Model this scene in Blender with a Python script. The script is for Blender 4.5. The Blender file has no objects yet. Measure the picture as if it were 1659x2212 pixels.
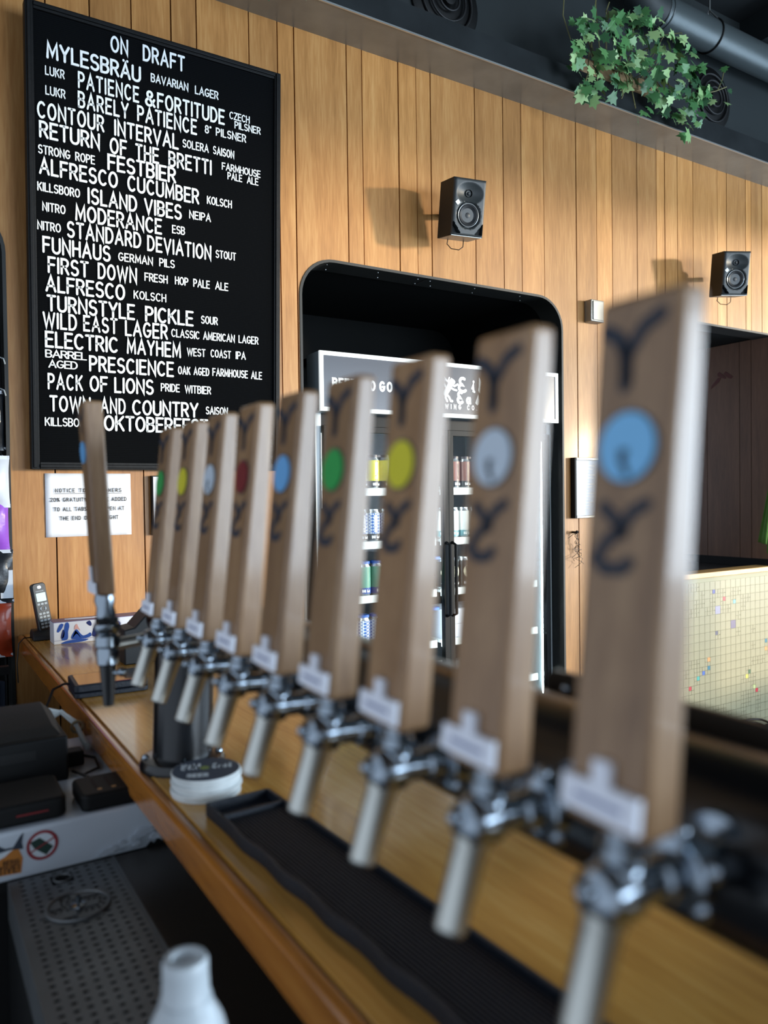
import bpy, math, random
from mathutils import Vector, Matrix
random.seed(7)
sc = bpy.context.scene
C = sc.collection
PI = math.pi

# ------------------------------------------------------------------ camera
cam_d = bpy.data.cameras.new('camera')
cam = bpy.data.objects.new('camera', cam_d)
C.objects.link(cam)
cam.matrix_world = Matrix(((0.850045, 0.022046, -0.526249, 0.0),
                           (-0.526534, 0.00968, -0.850099, 0.0),
                           (-0.013647, 0.99971, 0.019836, 1.54),
                           (0, 0, 0, 1)))
cam_d.sensor_fit = 'HORIZONTAL'
cam_d.sensor_width = 36.0
cam_d.lens = 36.0 * 1670.0 / 1659.0
cam_d.clip_start = 0.02
cam_d.dof.use_dof = True
cam_d.dof.focus_distance = 3.1
cam_d.dof.aperture_fstop = 3.9
sc.camera = cam

# ------------------------------------------------------------------ world, sun, window light, exposure
w = bpy.data.worlds.new('world')
sc.world = w
w.use_nodes = True
w.node_tree.nodes['Background'].inputs[0].default_value = (0.72, 0.84, 1.0, 1)
w.node_tree.nodes['Background'].inputs[1].default_value = 0.92

sun_d = bpy.data.lights.new('sun', 'SUN')
sun_d.energy = 3.8
sun_d.color = (1.0, 0.84, 0.60)
sun_d.angle = math.radians(4.2)
sun = bpy.data.objects.new('sun', sun_d)
C.objects.link(sun)
sun.rotation_euler = Vector((-0.74, 0.67, -0.05)).to_track_quat('-Z', 'Y').to_euler()
sun.location = (9, -5, 3)

def window_light(name, loc, direction, sx, sy, energy, color):
    d = bpy.data.lights.new(name, 'AREA')
    d.shape = 'RECTANGLE'
    d.size, d.size_y, d.energy, d.color = sx, sy, energy, color
    o = bpy.data.objects.new(name, d)
    C.objects.link(o)
    o.location = loc
    o.rotation_euler = Vector(direction).to_track_quat('-Z', 'Y').to_euler()
    return o
window_light('side_window_daylight', (6.85, -0.6, 1.85), (-1, 0, 0), 5.2, 2.6, 300, (0.62, 0.81, 1.0))
window_light('front_fill_panel', (4.6, -5.0, 1.9), (-0.55, 0.83, 0), 4.4, 2.4, 520, (0.70, 0.85, 1.0))  # panel added behind the camera to brighten the tap handles and letters

vs = sc.view_settings
vs.view_transform = 'Standard'
vs.look = 'None'
vs.gamma = 1.0
vs.use_curve_mapping = False
vs.exposure = 0.0
sc.cycles.use_denoising = True
sc.cycles.max_bounces = 7
sc.cycles.use_adaptive_sampling = True
sc.cycles.adaptive_threshold = 0.03
sc.cycles.caustics_reflective = False
sc.cycles.caustics_refractive = False

# ------------------------------------------------------------------ helpers
def lin(h):
    h = h.lstrip('#')
    o = []
    for i in (0, 2, 4):
        c = int(h[i:i + 2], 16) / 255
        o.append(c / 12.92 if c <= 0.04045 else ((c + 0.055) / 1.055) ** 2.4)
    return (o[0], o[1], o[2], 1)

MATS = {}
def mat(name, col, rough=0.5, metal=0.0, coat=0.0, emit=None, es=0, bump=0, bscale=60, var=0, vscale=6, trans=0, alpha=1, spec=0.5):
    """plain procedural material: principled, noise variation of the colour, noise bump"""
    if name in MATS:
        return MATS[name]
    m = bpy.data.materials.new(name)
    m.use_nodes = True
    nt = m.node_tree
    b = nt.nodes['Principled BSDF']
    b.inputs['Base Color'].default_value = lin(col)
    b.inputs['Roughness'].default_value = rough
    b.inputs['Metallic'].default_value = metal
    b.inputs['Coat Weight'].default_value = coat
    b.inputs['Coat Roughness'].default_value = 0.12
    b.inputs['Transmission Weight'].default_value = trans
    b.inputs['Alpha'].default_value = alpha
    b.inputs['Specular IOR Level'].default_value = spec
    if emit:
        b.inputs['Emission Color'].default_value = lin(emit)
        b.inputs['Emission Strength'].default_value = es
    tc = None
    if var or bump:
        tc = nt.nodes.new('ShaderNodeTexCoord')
    if var:
        n = nt.nodes.new('ShaderNodeTexNoise')
        n.inputs['Scale'].default_value = vscale
        n.inputs['Detail'].default_value = 6
        nt.links.new(tc.outputs['Object'], n.inputs['Vector'])
        h = nt.nodes.new('ShaderNodeHueSaturation')
        h.inputs['Color'].default_value = lin(col)
        mr = nt.nodes.new('ShaderNodeMapRange')
        mr.inputs[1].default_value = 0.3
        mr.inputs[2].default_value = 0.7
        mr.inputs[3].default_value = 1 - var
        mr.inputs[4].default_value = 1 + var
        nt.links.new(n.outputs['Fac'], mr.inputs[0])
        nt.links.new(mr.outputs[0], h.inputs['Value'])
        nt.links.new(h.outputs[0], b.inputs['Base Color'])
    if bump:
        n2 = nt.nodes.new('ShaderNodeTexNoise')
        n2.inputs['Scale'].default_value = bscale
        n2.inputs['Detail'].default_value = 4
        nt.links.new(tc.outputs['Object'], n2.inputs['Vector'])
        bp = nt.nodes.new('ShaderNodeBump')
        bp.inputs['Strength'].default_value = bump
        bp.inputs['Distance'].default_value = 0.004
        nt.links.new(n2.outputs['Fac'], bp.inputs['Height'])
        nt.links.new(bp.outputs[0], b.inputs['Normal'])
    MATS[name] = m
    return m

def wood(name, c1, c2, c3, stretch, rough=0.45, coat=0.0, rnd=0.16, scale=1.0, bump=0.15):
    """grain: 4D noise squeezed along one axis, tone shifted per board"""
    m = bpy.data.materials.new(name)
    m.use_nodes = True
    nt = m.node_tree
    b = nt.nodes['Principled BSDF']
    b.inputs['Roughness'].default_value = rough
    b.inputs['Coat Weight'].default_value = coat
    b.inputs['Coat Roughness'].default_value = 0.1
    tc = nt.nodes.new('ShaderNodeTexCoord')
    mp = nt.nodes.new('ShaderNodeMapping')
    mp.inputs['Scale'].default_value = stretch
    nt.links.new(tc.outputs['Object'], mp.inputs['Vector'])
    oi = nt.nodes.new('ShaderNodeObjectInfo')
    mu = nt.nodes.new('ShaderNodeMath')
    mu.operation = 'MULTIPLY'
    mu.inputs[1].default_value = 37.0
    nt.links.new(oi.outputs['Random'], mu.inputs[0])
    def noise(s, d, dist):
        n = nt.nodes.new('ShaderNodeTexNoise')
        n.noise_dimensions = '4D'
        n.inputs['Scale'].default_value = s * scale
        n.inputs['Detail'].default_value = d
        n.inputs['Distortion'].default_value = dist
        nt.links.new(mp.outputs[0], n.inputs['Vector'])
        nt.links.new(mu.outputs[0], n.inputs['W'])
        return n
    n1 = noise(1.6, 3, 0.8)
    n2 = noise(14, 5, 0.3)
    cr = nt.nodes.new('ShaderNodeValToRGB')
    cr.color_ramp.elements[0].position = 0.32
    cr.color_ramp.elements[0].color = lin(c1)
    cr.color_ramp.elements[1].position = 0.68
    cr.color_ramp.elements[1].color = lin(c3)
    e = cr.color_ramp.elements.new(0.5)
    e.color = lin(c2)
    mx = nt.nodes.new('ShaderNodeMath')
    mx.operation = 'MULTIPLY_ADD'
    mx.inputs[1].default_value = 0.45
    nt.links.new(n2.outputs['Fac'], mx.inputs[0])
    m2 = nt.nodes.new('ShaderNodeMath')
    m2.operation = 'MULTIPLY'
    m2.inputs[1].default_value = 0.55
    nt.links.new(n1.outputs['Fac'], m2.inputs[0])
    nt.links.new(m2.outputs[0], mx.inputs[2])
    nt.links.new(mx.outputs[0], cr.inputs[0])
    hs = nt.nodes.new('ShaderNodeHueSaturation')
    mr = nt.nodes.new('ShaderNodeMapRange')
    mr.inputs[3].default_value = 1 - rnd
    mr.inputs[4].default_value = 1 + rnd
    nt.links.new(oi.outputs['Random'], mr.inputs[0])
    nt.links.new(mr.outputs[0], hs.inputs['Value'])
    nt.links.new(cr.outputs[0], hs.inputs['Color'])
    nt.links.new(hs.outputs[0], b.inputs['Base Color'])
    if bump:
        bp = nt.nodes.new('ShaderNodeBump')
        bp.inputs['Strength'].default_value = bump
        bp.inputs['Distance'].default_value = 0.002
        nt.links.new(n2.outputs['Fac'], bp.inputs['Height'])
        nt.links.new(bp.outputs[0], b.inputs['Normal'])
    MATS[name] = m
    return m

class MB:
    def __init__(s):
        s.v, s.f = [], []
    def add(s, vs, fs):
        o = len(s.v)
        s.v += [tuple(p) for p in vs]
        s.f += [tuple(i + o for i in f) for f in fs]
        return s
    def box(s, x0, x1, y0, y1, z0, z1):
        return s.add([(x0, y0, z0), (x1, y0, z0), (x1, y1, z0), (x0, y1, z0), (x0, y0, z1), (x1, y0, z1), (x1, y1, z1), (x0, y1, z1)],
                     [(0, 3, 2, 1), (4, 5, 6, 7), (0, 1, 5, 4), (1, 2, 6, 5), (2, 3, 7, 6), (3, 0, 4, 7)])
    def frame(s, p0, p1):
        d = (Vector(p1) - Vector(p0)).normalized()
        a = Vector((0, 0, 1)) if abs(d.z) < 0.9 else Vector((1, 0, 0))
        u = d.cross(a).normalized()
        return d, u, d.cross(u).normalized()
    def rev(s, p0, p1, prof, n=24, caps=(True, True)):
        """surface of revolution: prof = [(t along p0->p1 in metres, radius)]"""
        d, u, v = s.frame(p0, p1)
        p0 = Vector(p0)
        vs, fs = [], []
        for t, r in prof:
            for k in range(n):
                a = 2 * PI * k / n
                vs.append(p0 + d * t + (u * math.cos(a) + v * math.sin(a)) * r)
        m = len(prof)
        for i in range(m - 1):
            for k in range(n):
                k2 = (k + 1) % n
                fs.append((i * n + k, i * n + k2, (i + 1) * n + k2, (i + 1) * n + k))
        if caps[0]:
            fs.append(tuple(range(n - 1, -1, -1)))
        if caps[1]:
            fs.append(tuple((m - 1) * n + k for k in range(n)))
        return s.add(vs, fs)
    def cyl(s, p0, p1, r0, r1=None, n=24):
        L = (Vector(p1) - Vector(p0)).length
        return s.rev(p0, p1, [(0, r0), (L, r0 if r1 is None else r1)], n)
    def ball(s, c, r, n=12, sc_=(1, 1, 1)):
        vs, fs = [], []
        m = n // 2
        for i in range(m + 1):
            t = PI * i / m
            for k in range(n):
                a = 2 * PI * k / n
                vs.append((c[0] + r * sc_[0] * math.sin(t) * math.cos(a), c[1] + r * sc_[1] * math.sin(t) * math.sin(a), c[2] + r * sc_[2] * math.cos(t)))
        for i in range(m):
            for k in range(n):
                k2 = (k + 1) % n
                fs.append((i * n + k, (i + 1) * n + k, (i + 1) * n + k2, i * n + k2))
        return s.add(vs, fs)
    def tube(s, pts, r, n=8, closed=False):
        pts = [Vector(p) for p in pts]
        vs, fs = [], []
        m = len(pts)
        u = None
        for i, p in enumerate(pts):
            if closed:
                d = (pts[(i + 1) % m] - pts[i - 1]).normalized()
            else:
                d = (pts[min(i + 1, m - 1)] - pts[max(i - 1, 0)]).normalized()
            if u is None:
                a = Vector((0, 0, 1)) if abs(d.z) < 0.9 else Vector((1, 0, 0))
                u = d.cross(a).normalized()
            else:
                u = (u - d * u.dot(d)).normalized()
            v = d.cross(u)
            rr = r[i] if isinstance(r, (list, tuple)) else r
            for k in range(n):
                a = 2 * PI * k / n
                vs.append(p + (u * math.cos(a) + v * math.sin(a)) * rr)
        for i in range(m if closed else m - 1):
            j = (i + 1) % m
            for k in range(n):
                k2 = (k + 1) % n
                fs.append((i * n + k, i * n + k2, j * n + k2, j * n + k))
        if not closed:
            fs.append(tuple(range(n - 1, -1, -1)))
            fs.append(tuple((m - 1) * n + k for k in range(n)))
        return s.add(vs, fs)
    def prism(s, poly, fn, d0, d1):
        """poly: 2D outline (counter-clockwise); fn(a, b, d) -> 3D point; extruded d0 -> d1"""
        n = len(poly)
        vs = [fn(a, b, d0) for a, b in poly] + [fn(a, b, d1) for a, b in poly]
        fs = [tuple(range(n - 1, -1, -1)), tuple(range(n, 2 * n))]
        for i in range(n):
            j = (i + 1) % n
            fs.append((i, j, n + j, n + i))
        return s.add(vs, fs)
    def torus(s, c, R, r, axis='z', n=28, m=8, sx=1.0):
        pts = []
        for k in range(n):
            a = 2 * PI * k / n
            p, q = R * math.cos(a) * sx, R * math.sin(a)
            pts.append((c[0] + p, c[1] + q, c[2]) if axis == 'z' else ((c[0], c[1] + p, c[2] + q) if axis == 'x' else (c[0] + p, c[1], c[2] + q)))
        return s.tube(pts, r, m, True)
    def build(s, name, m, parent=None, bevel=0, smooth=True, segs=2, org=None):
        me = bpy.data.meshes.new(name)
        if org is not None:
            s.v = [(p[0] - org[0], p[1] - org[1], p[2] - org[2]) for p in s.v]
        me.from_pydata(s.v, [], s.f)
        me.validate()
        import bmesh as _b
        bm = _b.new()
        bm.from_mesh(me)
        _b.ops.recalc_face_normals(bm, faces=bm.faces)
        bm.to_mesh(me)
        bm.free()
        me.materials.append(MATS[m] if isinstance(m, str) else m)
        if smooth:
            me.shade_smooth()
            me.set_sharp_from_angle(angle=math.radians(35))
        o = bpy.data.objects.new(name, me)
        C.objects.link(o)
        if parent is not None:
            o.parent = parent
        if bevel:
            bv = o.modifiers.new('bevel', 'BEVEL')
            bv.width = bevel
            bv.segments = segs
            bv.limit_method = 'ANGLE'
            bv.angle_limit = math.radians(40)
            bv.harden_normals = False
        return o

def tag(o, label=None, cat=None, group=None, kind=None):
    if label: o['label'] = label
    if cat: o['category'] = cat
    if group: o['group'] = group
    if kind: o['kind'] = kind
    return o

def thing(name, label, cat, loc=(0, 0, 0), rot=(0, 0, 0), group=None):
    o = bpy.data.objects.new(name, None)
    o.empty_display_size = 0.05
    C.objects.link(o)
    o.location = loc
    o.rotation_euler = rot
    return tag(o, label, cat, group)

def copy_part(o, parent):
    c = o.copy()
    C.objects.link(c)
    c.parent = parent
    return c

def rrect(x0, x1, z0, z1, r, n=6):
    p = []
    for cx_, cz_, a0 in ((x1 - r, z0 + r, -PI / 2), (x1 - r, z1 - r, 0), (x0 + r, z1 - r, PI / 2), (x0 + r, z0 + r, PI)):
        for k in range(n + 1):
            a = a0 + PI / 2 * k / n
            p.append((cx_ + r * math.cos(a), cz_ + r * math.sin(a)))
    return p
FX = lambda a, b, d: (d, a, b)      # outline in YZ, depth along X
FY = lambda a, b, d: (a, d, b)      # outline in XZ, depth along Y
FZ = lambda a, b, d: (a, b, d)      # outline in XY, depth along Z

# ---- stroke lettering -------------------------------------------------
def el(cx_, cy_, rx, ry, a0, a1, n=8):
    return [(cx_ + rx * math.cos(math.radians(a0 + (a1 - a0) * k / n)), cy_ + ry * math.sin(math.radians(a0 + (a1 - a0) * k / n))) for k in range(n + 1)]
G = {
 'A': (.62, [[(0, 0), (.31, 1), (.62, 0)], [(.11, .34), (.51, .34)]]),
 'B': (.5, [[(0, 0), (0, 1), (.25, 1)] + el(.25, .765, .22, .235, 90, -90, 6) + [(0, .53)], [(.25, .53)] + el(.25, .265, .25, .265, 90, -90, 6) + [(0, 0)]]),
 'C': (.56, [el(.3, .5, .3, .5, 48, 312, 12)]),
 'D': (.54, [[(0, 0), (0, 1), (.2, 1)] + el(.2, .5, .34, .5, 90, -90, 10) + [(0, 0)]]),
 'E': (.46, [[(.46, 1), (0, 1), (0, 0), (.46, 0)], [(0, .52), (.4, .52)]]),
 'F': (.46, [[(.46, 1), (0, 1), (0, 0)], [(0, .52), (.4, .52)]]),
 'G': (.58, [el(.3, .5, .3, .5, 48, 330, 12) + [(.58, .45), (.34, .45)]]),
 'H': (.52, [[(0, 0), (0, 1)], [(.52, 0), (.52, 1)], [(0, .52), (.52, .52)]]),
 'I': (.02, [[(.01, 0), (.01, 1)]]),
 'J': (.4, [[(.4, 1), (.4, .25)] + el(.2, .22, .2, .22, 0, -180, 6)]),
 'K': (.52, [[(0, 0), (0, 1)], [(.5, 1), (.02, .42)], [(.18, .6), (.52, 0)]]),
 'L': (.42, [[(0, 1), (0, 0), (.42, 0)]]),
 'M': (.66, [[(0, 0), (.04, 1), (.33, .2), (.62, 1), (.66, 0)]]),
 'N': (.54, [[(0, 0), (0, 1), (.54, 0), (.54, 1)]]),
 'O': (.6, [el(.3, .5, .3, .5, 90, 450, 16)]),
 'P': (.48, [[(0, 0), (0, 1), (.23, 1)] + el(.23, .73, .25, .27, 90, -90, 7) + [(0, .46)]]),
 'Q': (.6, [el(.3, .5, .3, .5, 90, 450, 16), [(.36, .25), (.6, -.03)]]),
 'R': (.5, [[(0, 0), (0, 1), (.23, 1)] + el(.23, .74, .25, .26, 90, -90, 7) + [(0, .48)], [(.24, .48), (.5, 0)]]),
 'S': (.5, [el(.26, .745, .235, .255, 35, 250, 9) + el(.25, .255, .25, .255, 75, -150, 9)]),
 'T': (.52, [[(0, 1), (.52, 1)], [(.26, 1), (.26, 0)]]),
 'U': (.54, [[(0, 1), (0, .27)] + el(.27, .27, .27, .27, 180, 360, 9) + [(.54, 1)]]),
 'V': (.58, [[(0, 1), (.29, 0), (.58, 1)]]),
 'W': (.86, [[(0, 1), (.21, 0), (.43, .9), (.65, 0), (.86, 1)]]),
 'X': (.54, [[(0, 0), (.54, 1)], [(0, 1), (.54, 0)]]),
 'Y': (.56, [[(0, 1), (.28, .45), (.56, 1)], [(.28, .45), (.28, 0)]]),
 'Z': (.5, [[(0, 1), (.5, 1), (0, 0), (.5, 0)]]),
 '&': (.64, [[(.64, 0), (.16, .66)] + el(.3, .8, .17, .2, 200, -40, 8) + [(.1, .42)] + el(.25, .24, .22, .24, 140, 320, 8) + [(.62, .46)]]),
 '8': (.48, [el(.24, .76, .2, .24, 90, 450, 12), el(.24, .27, .24, .27, 90, 450, 12)]),
 '2': (.48, [el(.24, .74, .23, .26, 165, -30, 8) + [(0, 0), (.48, 0)]]),
 '0': (.5, [el(.25, .5, .25, .5, 90, 450, 14)]),
 '%': (.7, [el(.14, .78, .14, .2, 90, 450, 8), el(.56, .22, .14, .2, 90, 450, 8), [(.58, 1), (.12, 0)]]),
 '\u00b0': (.18, [el(.09, .9, .07, .07, 90, 450, 8)]),
 '!': (.04, [[(.02, 1), (.02, .3)], [(.02, .02), (.02, .0)]]),
 '.': (.04, [[(.02, .02), (.02, .0)]]),
 '-': (.3, [[(0, .45), (.3, .45)]]),
 ' ': (.3, []),
}
G['\u00c4'] = (.62, G['A'][1] + [[(.17, 1.2), (.17, 1.19)], [(.45, 1.2), (.45, 1.19)]])
# lower case joined script used for a few logos
G['w'] = (.9, [[(0, .8), (.1, .95), (.14, .2), (.25, .02), (.45, .8), (.5, .1), (.62, .02), (.82, .9), (.9, .8)]])
G['i'] = (.2, [[(.0, .3), (.1, .6), (.1, .1), (.2, .05)], [(.13, .85), (.13, .82)]])
G['l'] = (.24, [[(0, .2), (.16, .9), (.08, 1), (.06, .1), (.2, .03)]])
G['d'] = (.44, [el(.2, .25, .17, .24, 60, 360, 9), [(.38, 1), (.37, .08), (.44, .03)]])
G['e'] = (.6, [el(.3, .74, .2, .24, 50, 260, 7) + el(.3, .26, .27, .26, 100, 320, 8)])
G['a'] = (.42, [el(.19, .25, .17, .24, 60, 360, 9), [(.37, .5), (.36, .06), (.42, .03)]])
G['s'] = (.34, [[(0, .1), (.2, .6), (.28, .15), (.1, .0)]])
G['t'] = (.3, [[(.14, .9), (.12, .1), (.3, .05)], [(0, .62), (.3, .66)]])

def ribbon(mb, pts, hw, h, depth, fn, cap=4):
    """one pen stroke: a flat band with round ends, raised by depth"""
    P = [Vector((x * h, y * h)) for x, y in pts]
    Q = [P[0]]
    for p in P[1:]:
        if (p - Q[-1]).length > 1e-6:
            Q.append(p)
    if len(Q) == 1:
        Q.append(Q[0] + Vector((1e-4, 0)))
    closed = len(Q) > 3 and (Q[0] - Q[-1]).length < 1e-5
    if closed:
        Q = Q[:-1]
    n = len(Q)
    L, R_ = [], []
    for i in range(n):
        a = Q[i - 1] if (i > 0 or closed) else None
        b = Q[(i + 1) % n] if (i < n - 1 or closed) else None
        d1 = (Q[i] - a).normalized() if a is not None else None
        d2 = (b - Q[i]).normalized() if b is not None else None
        if d1 is None: d1 = d2
        if d2 is None: d2 = d1
        t = (d1 + d2)
        t = t.normalized() if t.length > 1e-4 else d1
        nn = Vector((-t.y, t.x))
        k = hw / max(0.38, nn.dot(Vector((-d1.y, d1.x))))
        L.append(Q[i] + nn * k)
        R_.append(Q[i] - nn * k)
    vs, fs = [], []
    def emit(ring, top=True):
        pass
    if closed:
        loop_o, loop_i = L, R_
        for q in L + R_:
            vs.append(fn(q.x, q.y, depth))
        for i in range(n):
            j = (i + 1) % n
            fs.append((i, j, n + j, n + i))
        if depth > 0:
            b0 = len(vs)
            for q in L + R_:
                vs.append(fn(q.x, q.y, 0))
            for i in range(n):
                j = (i + 1) % n
                fs.append((i, j, b0 + j, b0 + i))
                fs.append((n + i, n + j, b0 + n + j, b0 + n + i))
    else:
        d = (Q[-1] - Q[-2]).normalized()
        e1 = []
        a0 = math.atan2(d.y, d.x)
        for k in range(1, cap):
            a = a0 + PI / 2 - PI * k / cap
            e1.append(Q[-1] + Vector((math.cos(a), math.sin(a))) * hw)
        d = (Q[0] - Q[1]).normalized()
        a0 = math.atan2(d.y, d.x)
        e0 = []
        for k in range(1, cap):
            a = a0 + PI / 2 - PI * k / cap
            e0.append(Q[0] + Vector((math.cos(a), math.sin(a))) * hw)
        for q in L + R_ + e1 + e0:
            vs.append(fn(q.x, q.y, depth))
        for i in range(n - 1):
            fs.append((i, i + 1, n + i + 1, n + i))
        m1 = 2 * n
        m0 = m1 + len(e1)
        fs.append(tuple([n - 1] + [m1 + k for k in range(len(e1))] + [2 * n - 1]))
        fs.append(tuple([n] + [m0 + k for k in range(len(e0))] + [0]))
        if depth > 0:
            out = list(range(n)) + [m1 + k for k in range(len(e1))] + list(range(2 * n - 1, n - 1, -1)) + [m0 + k for k in range(len(e0))]
            b0 = len(vs)
            allq = L + R_ + e1 + e0
            for i in out:
                q = allq[i]
                vs.append(fn(q.x, q.y, 0))
            m = len(out)
            for i in range(m):
                j = (i + 1) % m
                fs.append((out[i], out[j], b0 + j, b0 + i))
    mb.add(vs, fs)

def text_width(s, h, track):
    return sum(G[c][0] for c in s) * h + track * (len(s) - 1)

def text(mb, s, x0, x1, y, h, hw, depth, fn, sx=None):
    """letters of string s from x0 to x1 (outer edges), baseline y; tracking is fitted"""
    nat = sum(G[c][0] for c in s) * h
    w_ = (x1 - x0) - 2 * hw
    k = 1.0
    tr = (w_ - nat) / max(1, len(s) - 1)
    if tr < hw * 2.2 and len(s) > 1:
        k = (w_ - hw * 2.2 * (len(s) - 1)) / nat
        tr = hw * 2.2
    x = x0 + hw
    for c in s:
        gw, st = G[c]
        for p in st:
            ribbon(mb, [(a * k, b) for a, b in p], hw, h, depth, lambda a, b, d, x=x: fn(x + a, y + b, d))
        x += gw * h * k + tr

# ------------------------------------------------------------------ materials
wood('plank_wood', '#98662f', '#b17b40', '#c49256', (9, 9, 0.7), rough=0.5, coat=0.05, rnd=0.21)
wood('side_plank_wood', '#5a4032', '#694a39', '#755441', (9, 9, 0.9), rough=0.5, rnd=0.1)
wood('bar_oak', '#a8742c', '#c99545', '#dcae60', (14, 0.8, 14), rough=0.2, coat=0.35, rnd=0.02, bump=0.05)
wood('bar_edge_oak', '#8e551d', '#ad6c29', '#bf7f38', (10, 0.8, 10), rough=0.22, coat=0.4, rnd=0.02, bump=0.05)
wood('handle_wood', '#77573a', '#8f6d4c', '#a5835f', (28, 28, 2.2), rough=0.4, coat=0.35, rnd=0.14)
wood('cap_oak', '#c08a48', '#d9a863', '#e6bd7c', (1.2, 10, 10), rough=0.35, coat=0.2, rnd=0.02)
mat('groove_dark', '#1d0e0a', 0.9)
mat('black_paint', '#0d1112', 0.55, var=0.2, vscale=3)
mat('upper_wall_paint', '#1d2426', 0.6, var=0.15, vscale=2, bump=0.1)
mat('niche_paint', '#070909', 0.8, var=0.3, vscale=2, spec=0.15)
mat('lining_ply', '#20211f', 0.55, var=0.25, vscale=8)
mat('steel_soffit', '#86837a', 0.3, 0.35, var=0.2, vscale=5, bump=0.05, bscale=12)
mat('steel_fascia', '#2d3133', 0.45, 0.6, var=0.25, vscale=6)
mat('steel_edge', '#c9cccb', 0.3, 0.8)
mat('screw_metal', '#b5b8b8', 0.3, 0.9)
mat('board_black', '#15181b', 0.85)
mat('frame_black', '#08090b', 0.55, bump=0.3, bscale=30, spec=0.25)
mat('letter_white', '#f2f6f6', 0.45)
mat('paper_white', '#dfe3ea', 0.8, bump=0.5, bscale=9)
mat('ink', '#1d2024', 0.8)
mat('matt_black', '#050607', 0.65, spec=0.3)
mat('soft_black', '#0e0f11', 0.6)
mat('speaker_front', '#2b3134', 0.45, bump=0.1, bscale=300)
mat('speaker_side', '#151413', 0.65, bump=0.15, bscale=200)
mat('cone_grey', '#2a2d31', 0.5)
mat('ring_silver', '#b8bec2', 0.25, 0.6)
mat('badge_white', '#ecf4f8', 0.5)
mat('cable_black', '#0c0c0d', 0.5)
mat('grey_metal', '#8a8d8c', 0.4, 0.6)
mat('chrome', '#98a2ac', 0.18, 1.0)
mat('spout_steel', '#c4c4bd', 0.3, 1.0, bump=0.05, bscale=80)
mat('tower_black', '#080b10', 0.28, 0.0, coat=0.2)
mat('rubber_black', '#0b1420', 0.55, bump=0.25, bscale=160)
mat('coaster_edge', '#d3d8d8', 0.85, var=0.08, vscale=40)
mat('coaster_top', '#3b4452', 0.7)
mat('coaster_green', '#7b8a48', 0.8)
mat('coaster_print', '#dfe8ee', 0.8)
mat('steel_dark', '#6b6e70', 0.4, 0.55, var=0.12, vscale=14)
mat('basin_dark', '#17181a', 0.5, 0.3)
mat('shelf_steel', '#4b4641', 0.3, 0.7, var=0.1, vscale=4)
mat('white_paint', '#c3ccd6', 0.4, var=0.04, vscale=6)
mat('peeled_plaster', '#9aa3ab', 0.9, bump=1.0, bscale=60, var=0.3, vscale=45)
mat('plastic_bottle', '#d5dee4', 0.35, trans=0.25)
mat('floor_dark', '#4a4844', 0.6, var=0.25, vscale=5)
mat('ceiling_dark', '#12171a', 0.7)
mat('duct_grey', '#4d5557', 0.4, 0.35, bump=0.25, bscale=30)
mat('diffuser_black', '#050607', 0.45)
mat('tile_cream', '#948d70', 0.45, var=0.06, vscale=9, bump=0.1, bscale=20)
mat('grout', '#b4ae94', 0.9)
mat('phone_black', '#08090a', 0.4)
mat('phone_silver', '#2c3033', 0.35, 0.3)
mat('lcd', '#a9c4bd', 0.2, emit='#a9d0c8', es=0.35)
mat('key_grey', '#8f989d', 0.35)
mat('box_white', '#dfe4ee', 0.35)
mat('box_blue', '#2f55a8', 0.35)
mat('box_navy', '#22306a', 0.35)
mat('box_lilac', '#6a6590', 0.4)
mat('skin_pink', '#d8a5a0', 0.5)
mat('glossy_screen', '#2a2022', 0.05, spec=0.8, coat=0.6)
mat('led_red', '#7a2024', 0.4)
mat('orange_print', '#b8864a', 0.5)
mat('sticker_orange', '#c07a34', 0.45)
mat('sticker_brown', '#3c2818', 0.6)
mat('sticker_navy', '#2a3442', 0.5)
mat('sticker_red', '#8f2a33', 0.5)
mat('sticker_green', '#1d3a33', 0.6)
mat('sticker_white', '#d6dfe6', 0.5)
mat('white_cable', '#c3cacb', 0.5)
mat('tie_tan', '#8b7a5e', 0.7)
mat('bag_white', '#c9d0da', 0.3, bump=0.6, bscale=14)
mat('bag_purple', '#8d4fc0', 0.3, bump=0.6, bscale=14)
mat('bag_black', '#1a1e24', 0.3, bump=0.6, bscale=14, var=0.3, vscale=25)
mat('bag_red', '#a03a20', 0.3, bump=0.6, bscale=14, var=0.25, vscale=20)
mat('cloth_navy', '#121c2c', 0.9, bump=0.4, bscale=20)
mat('cloth_green', '#5e8a3c', 0.85, var=0.12, vscale=16, bump=0.2, bscale=90)
mat('tape_red', '#5a2f2c', 0.7)
mat('fridge_white', '#cfd8da', 0.4)
mat('fridge_side', '#93a2a8', 0.45)
mat('fridge_black', '#0c0e10', 0.5, spec=0.2)
mat('fridge_inside', '#20282c', 0.5)
mat('sign_face', '#3a3e48', 0.25, emit='#4a4e5a', es=0.25)
mat('sign_border', '#eef4f4', 0.4, emit='#eef6f6', es=0.55)
mat('sign_print', '#f4f8f8', 0.4, emit='#f4fafa', es=0.7)
mat('shelf_white', '#e6eeee', 0.4)
mat('can_metal', '#c9d0d2', 0.25, 0.9)
m = mat('glass', '#ffffff', 0.02)
nt = m.node_tree
tb_ = nt.nodes.new('ShaderNodeBsdfTransparent')
gb_ = nt.nodes.new('ShaderNodeBsdfGlossy')
gb_.inputs['Roughness'].default_value = 0.02
fz_ = nt.nodes.new('ShaderNodeFresnel')
fz_.inputs['IOR'].default_value = 1.12
mx_ = nt.nodes.new('ShaderNodeMixShader')
nt.links.new(fz_.outputs[0], mx_.inputs[0])
nt.links.new(tb_.outputs[0], mx_.inputs[1])
nt.links.new(gb_.outputs[0], mx_.inputs[2])
nt.links.new(mx_.outputs[0], nt.nodes['Material Output'].inputs['Surface'])
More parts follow.
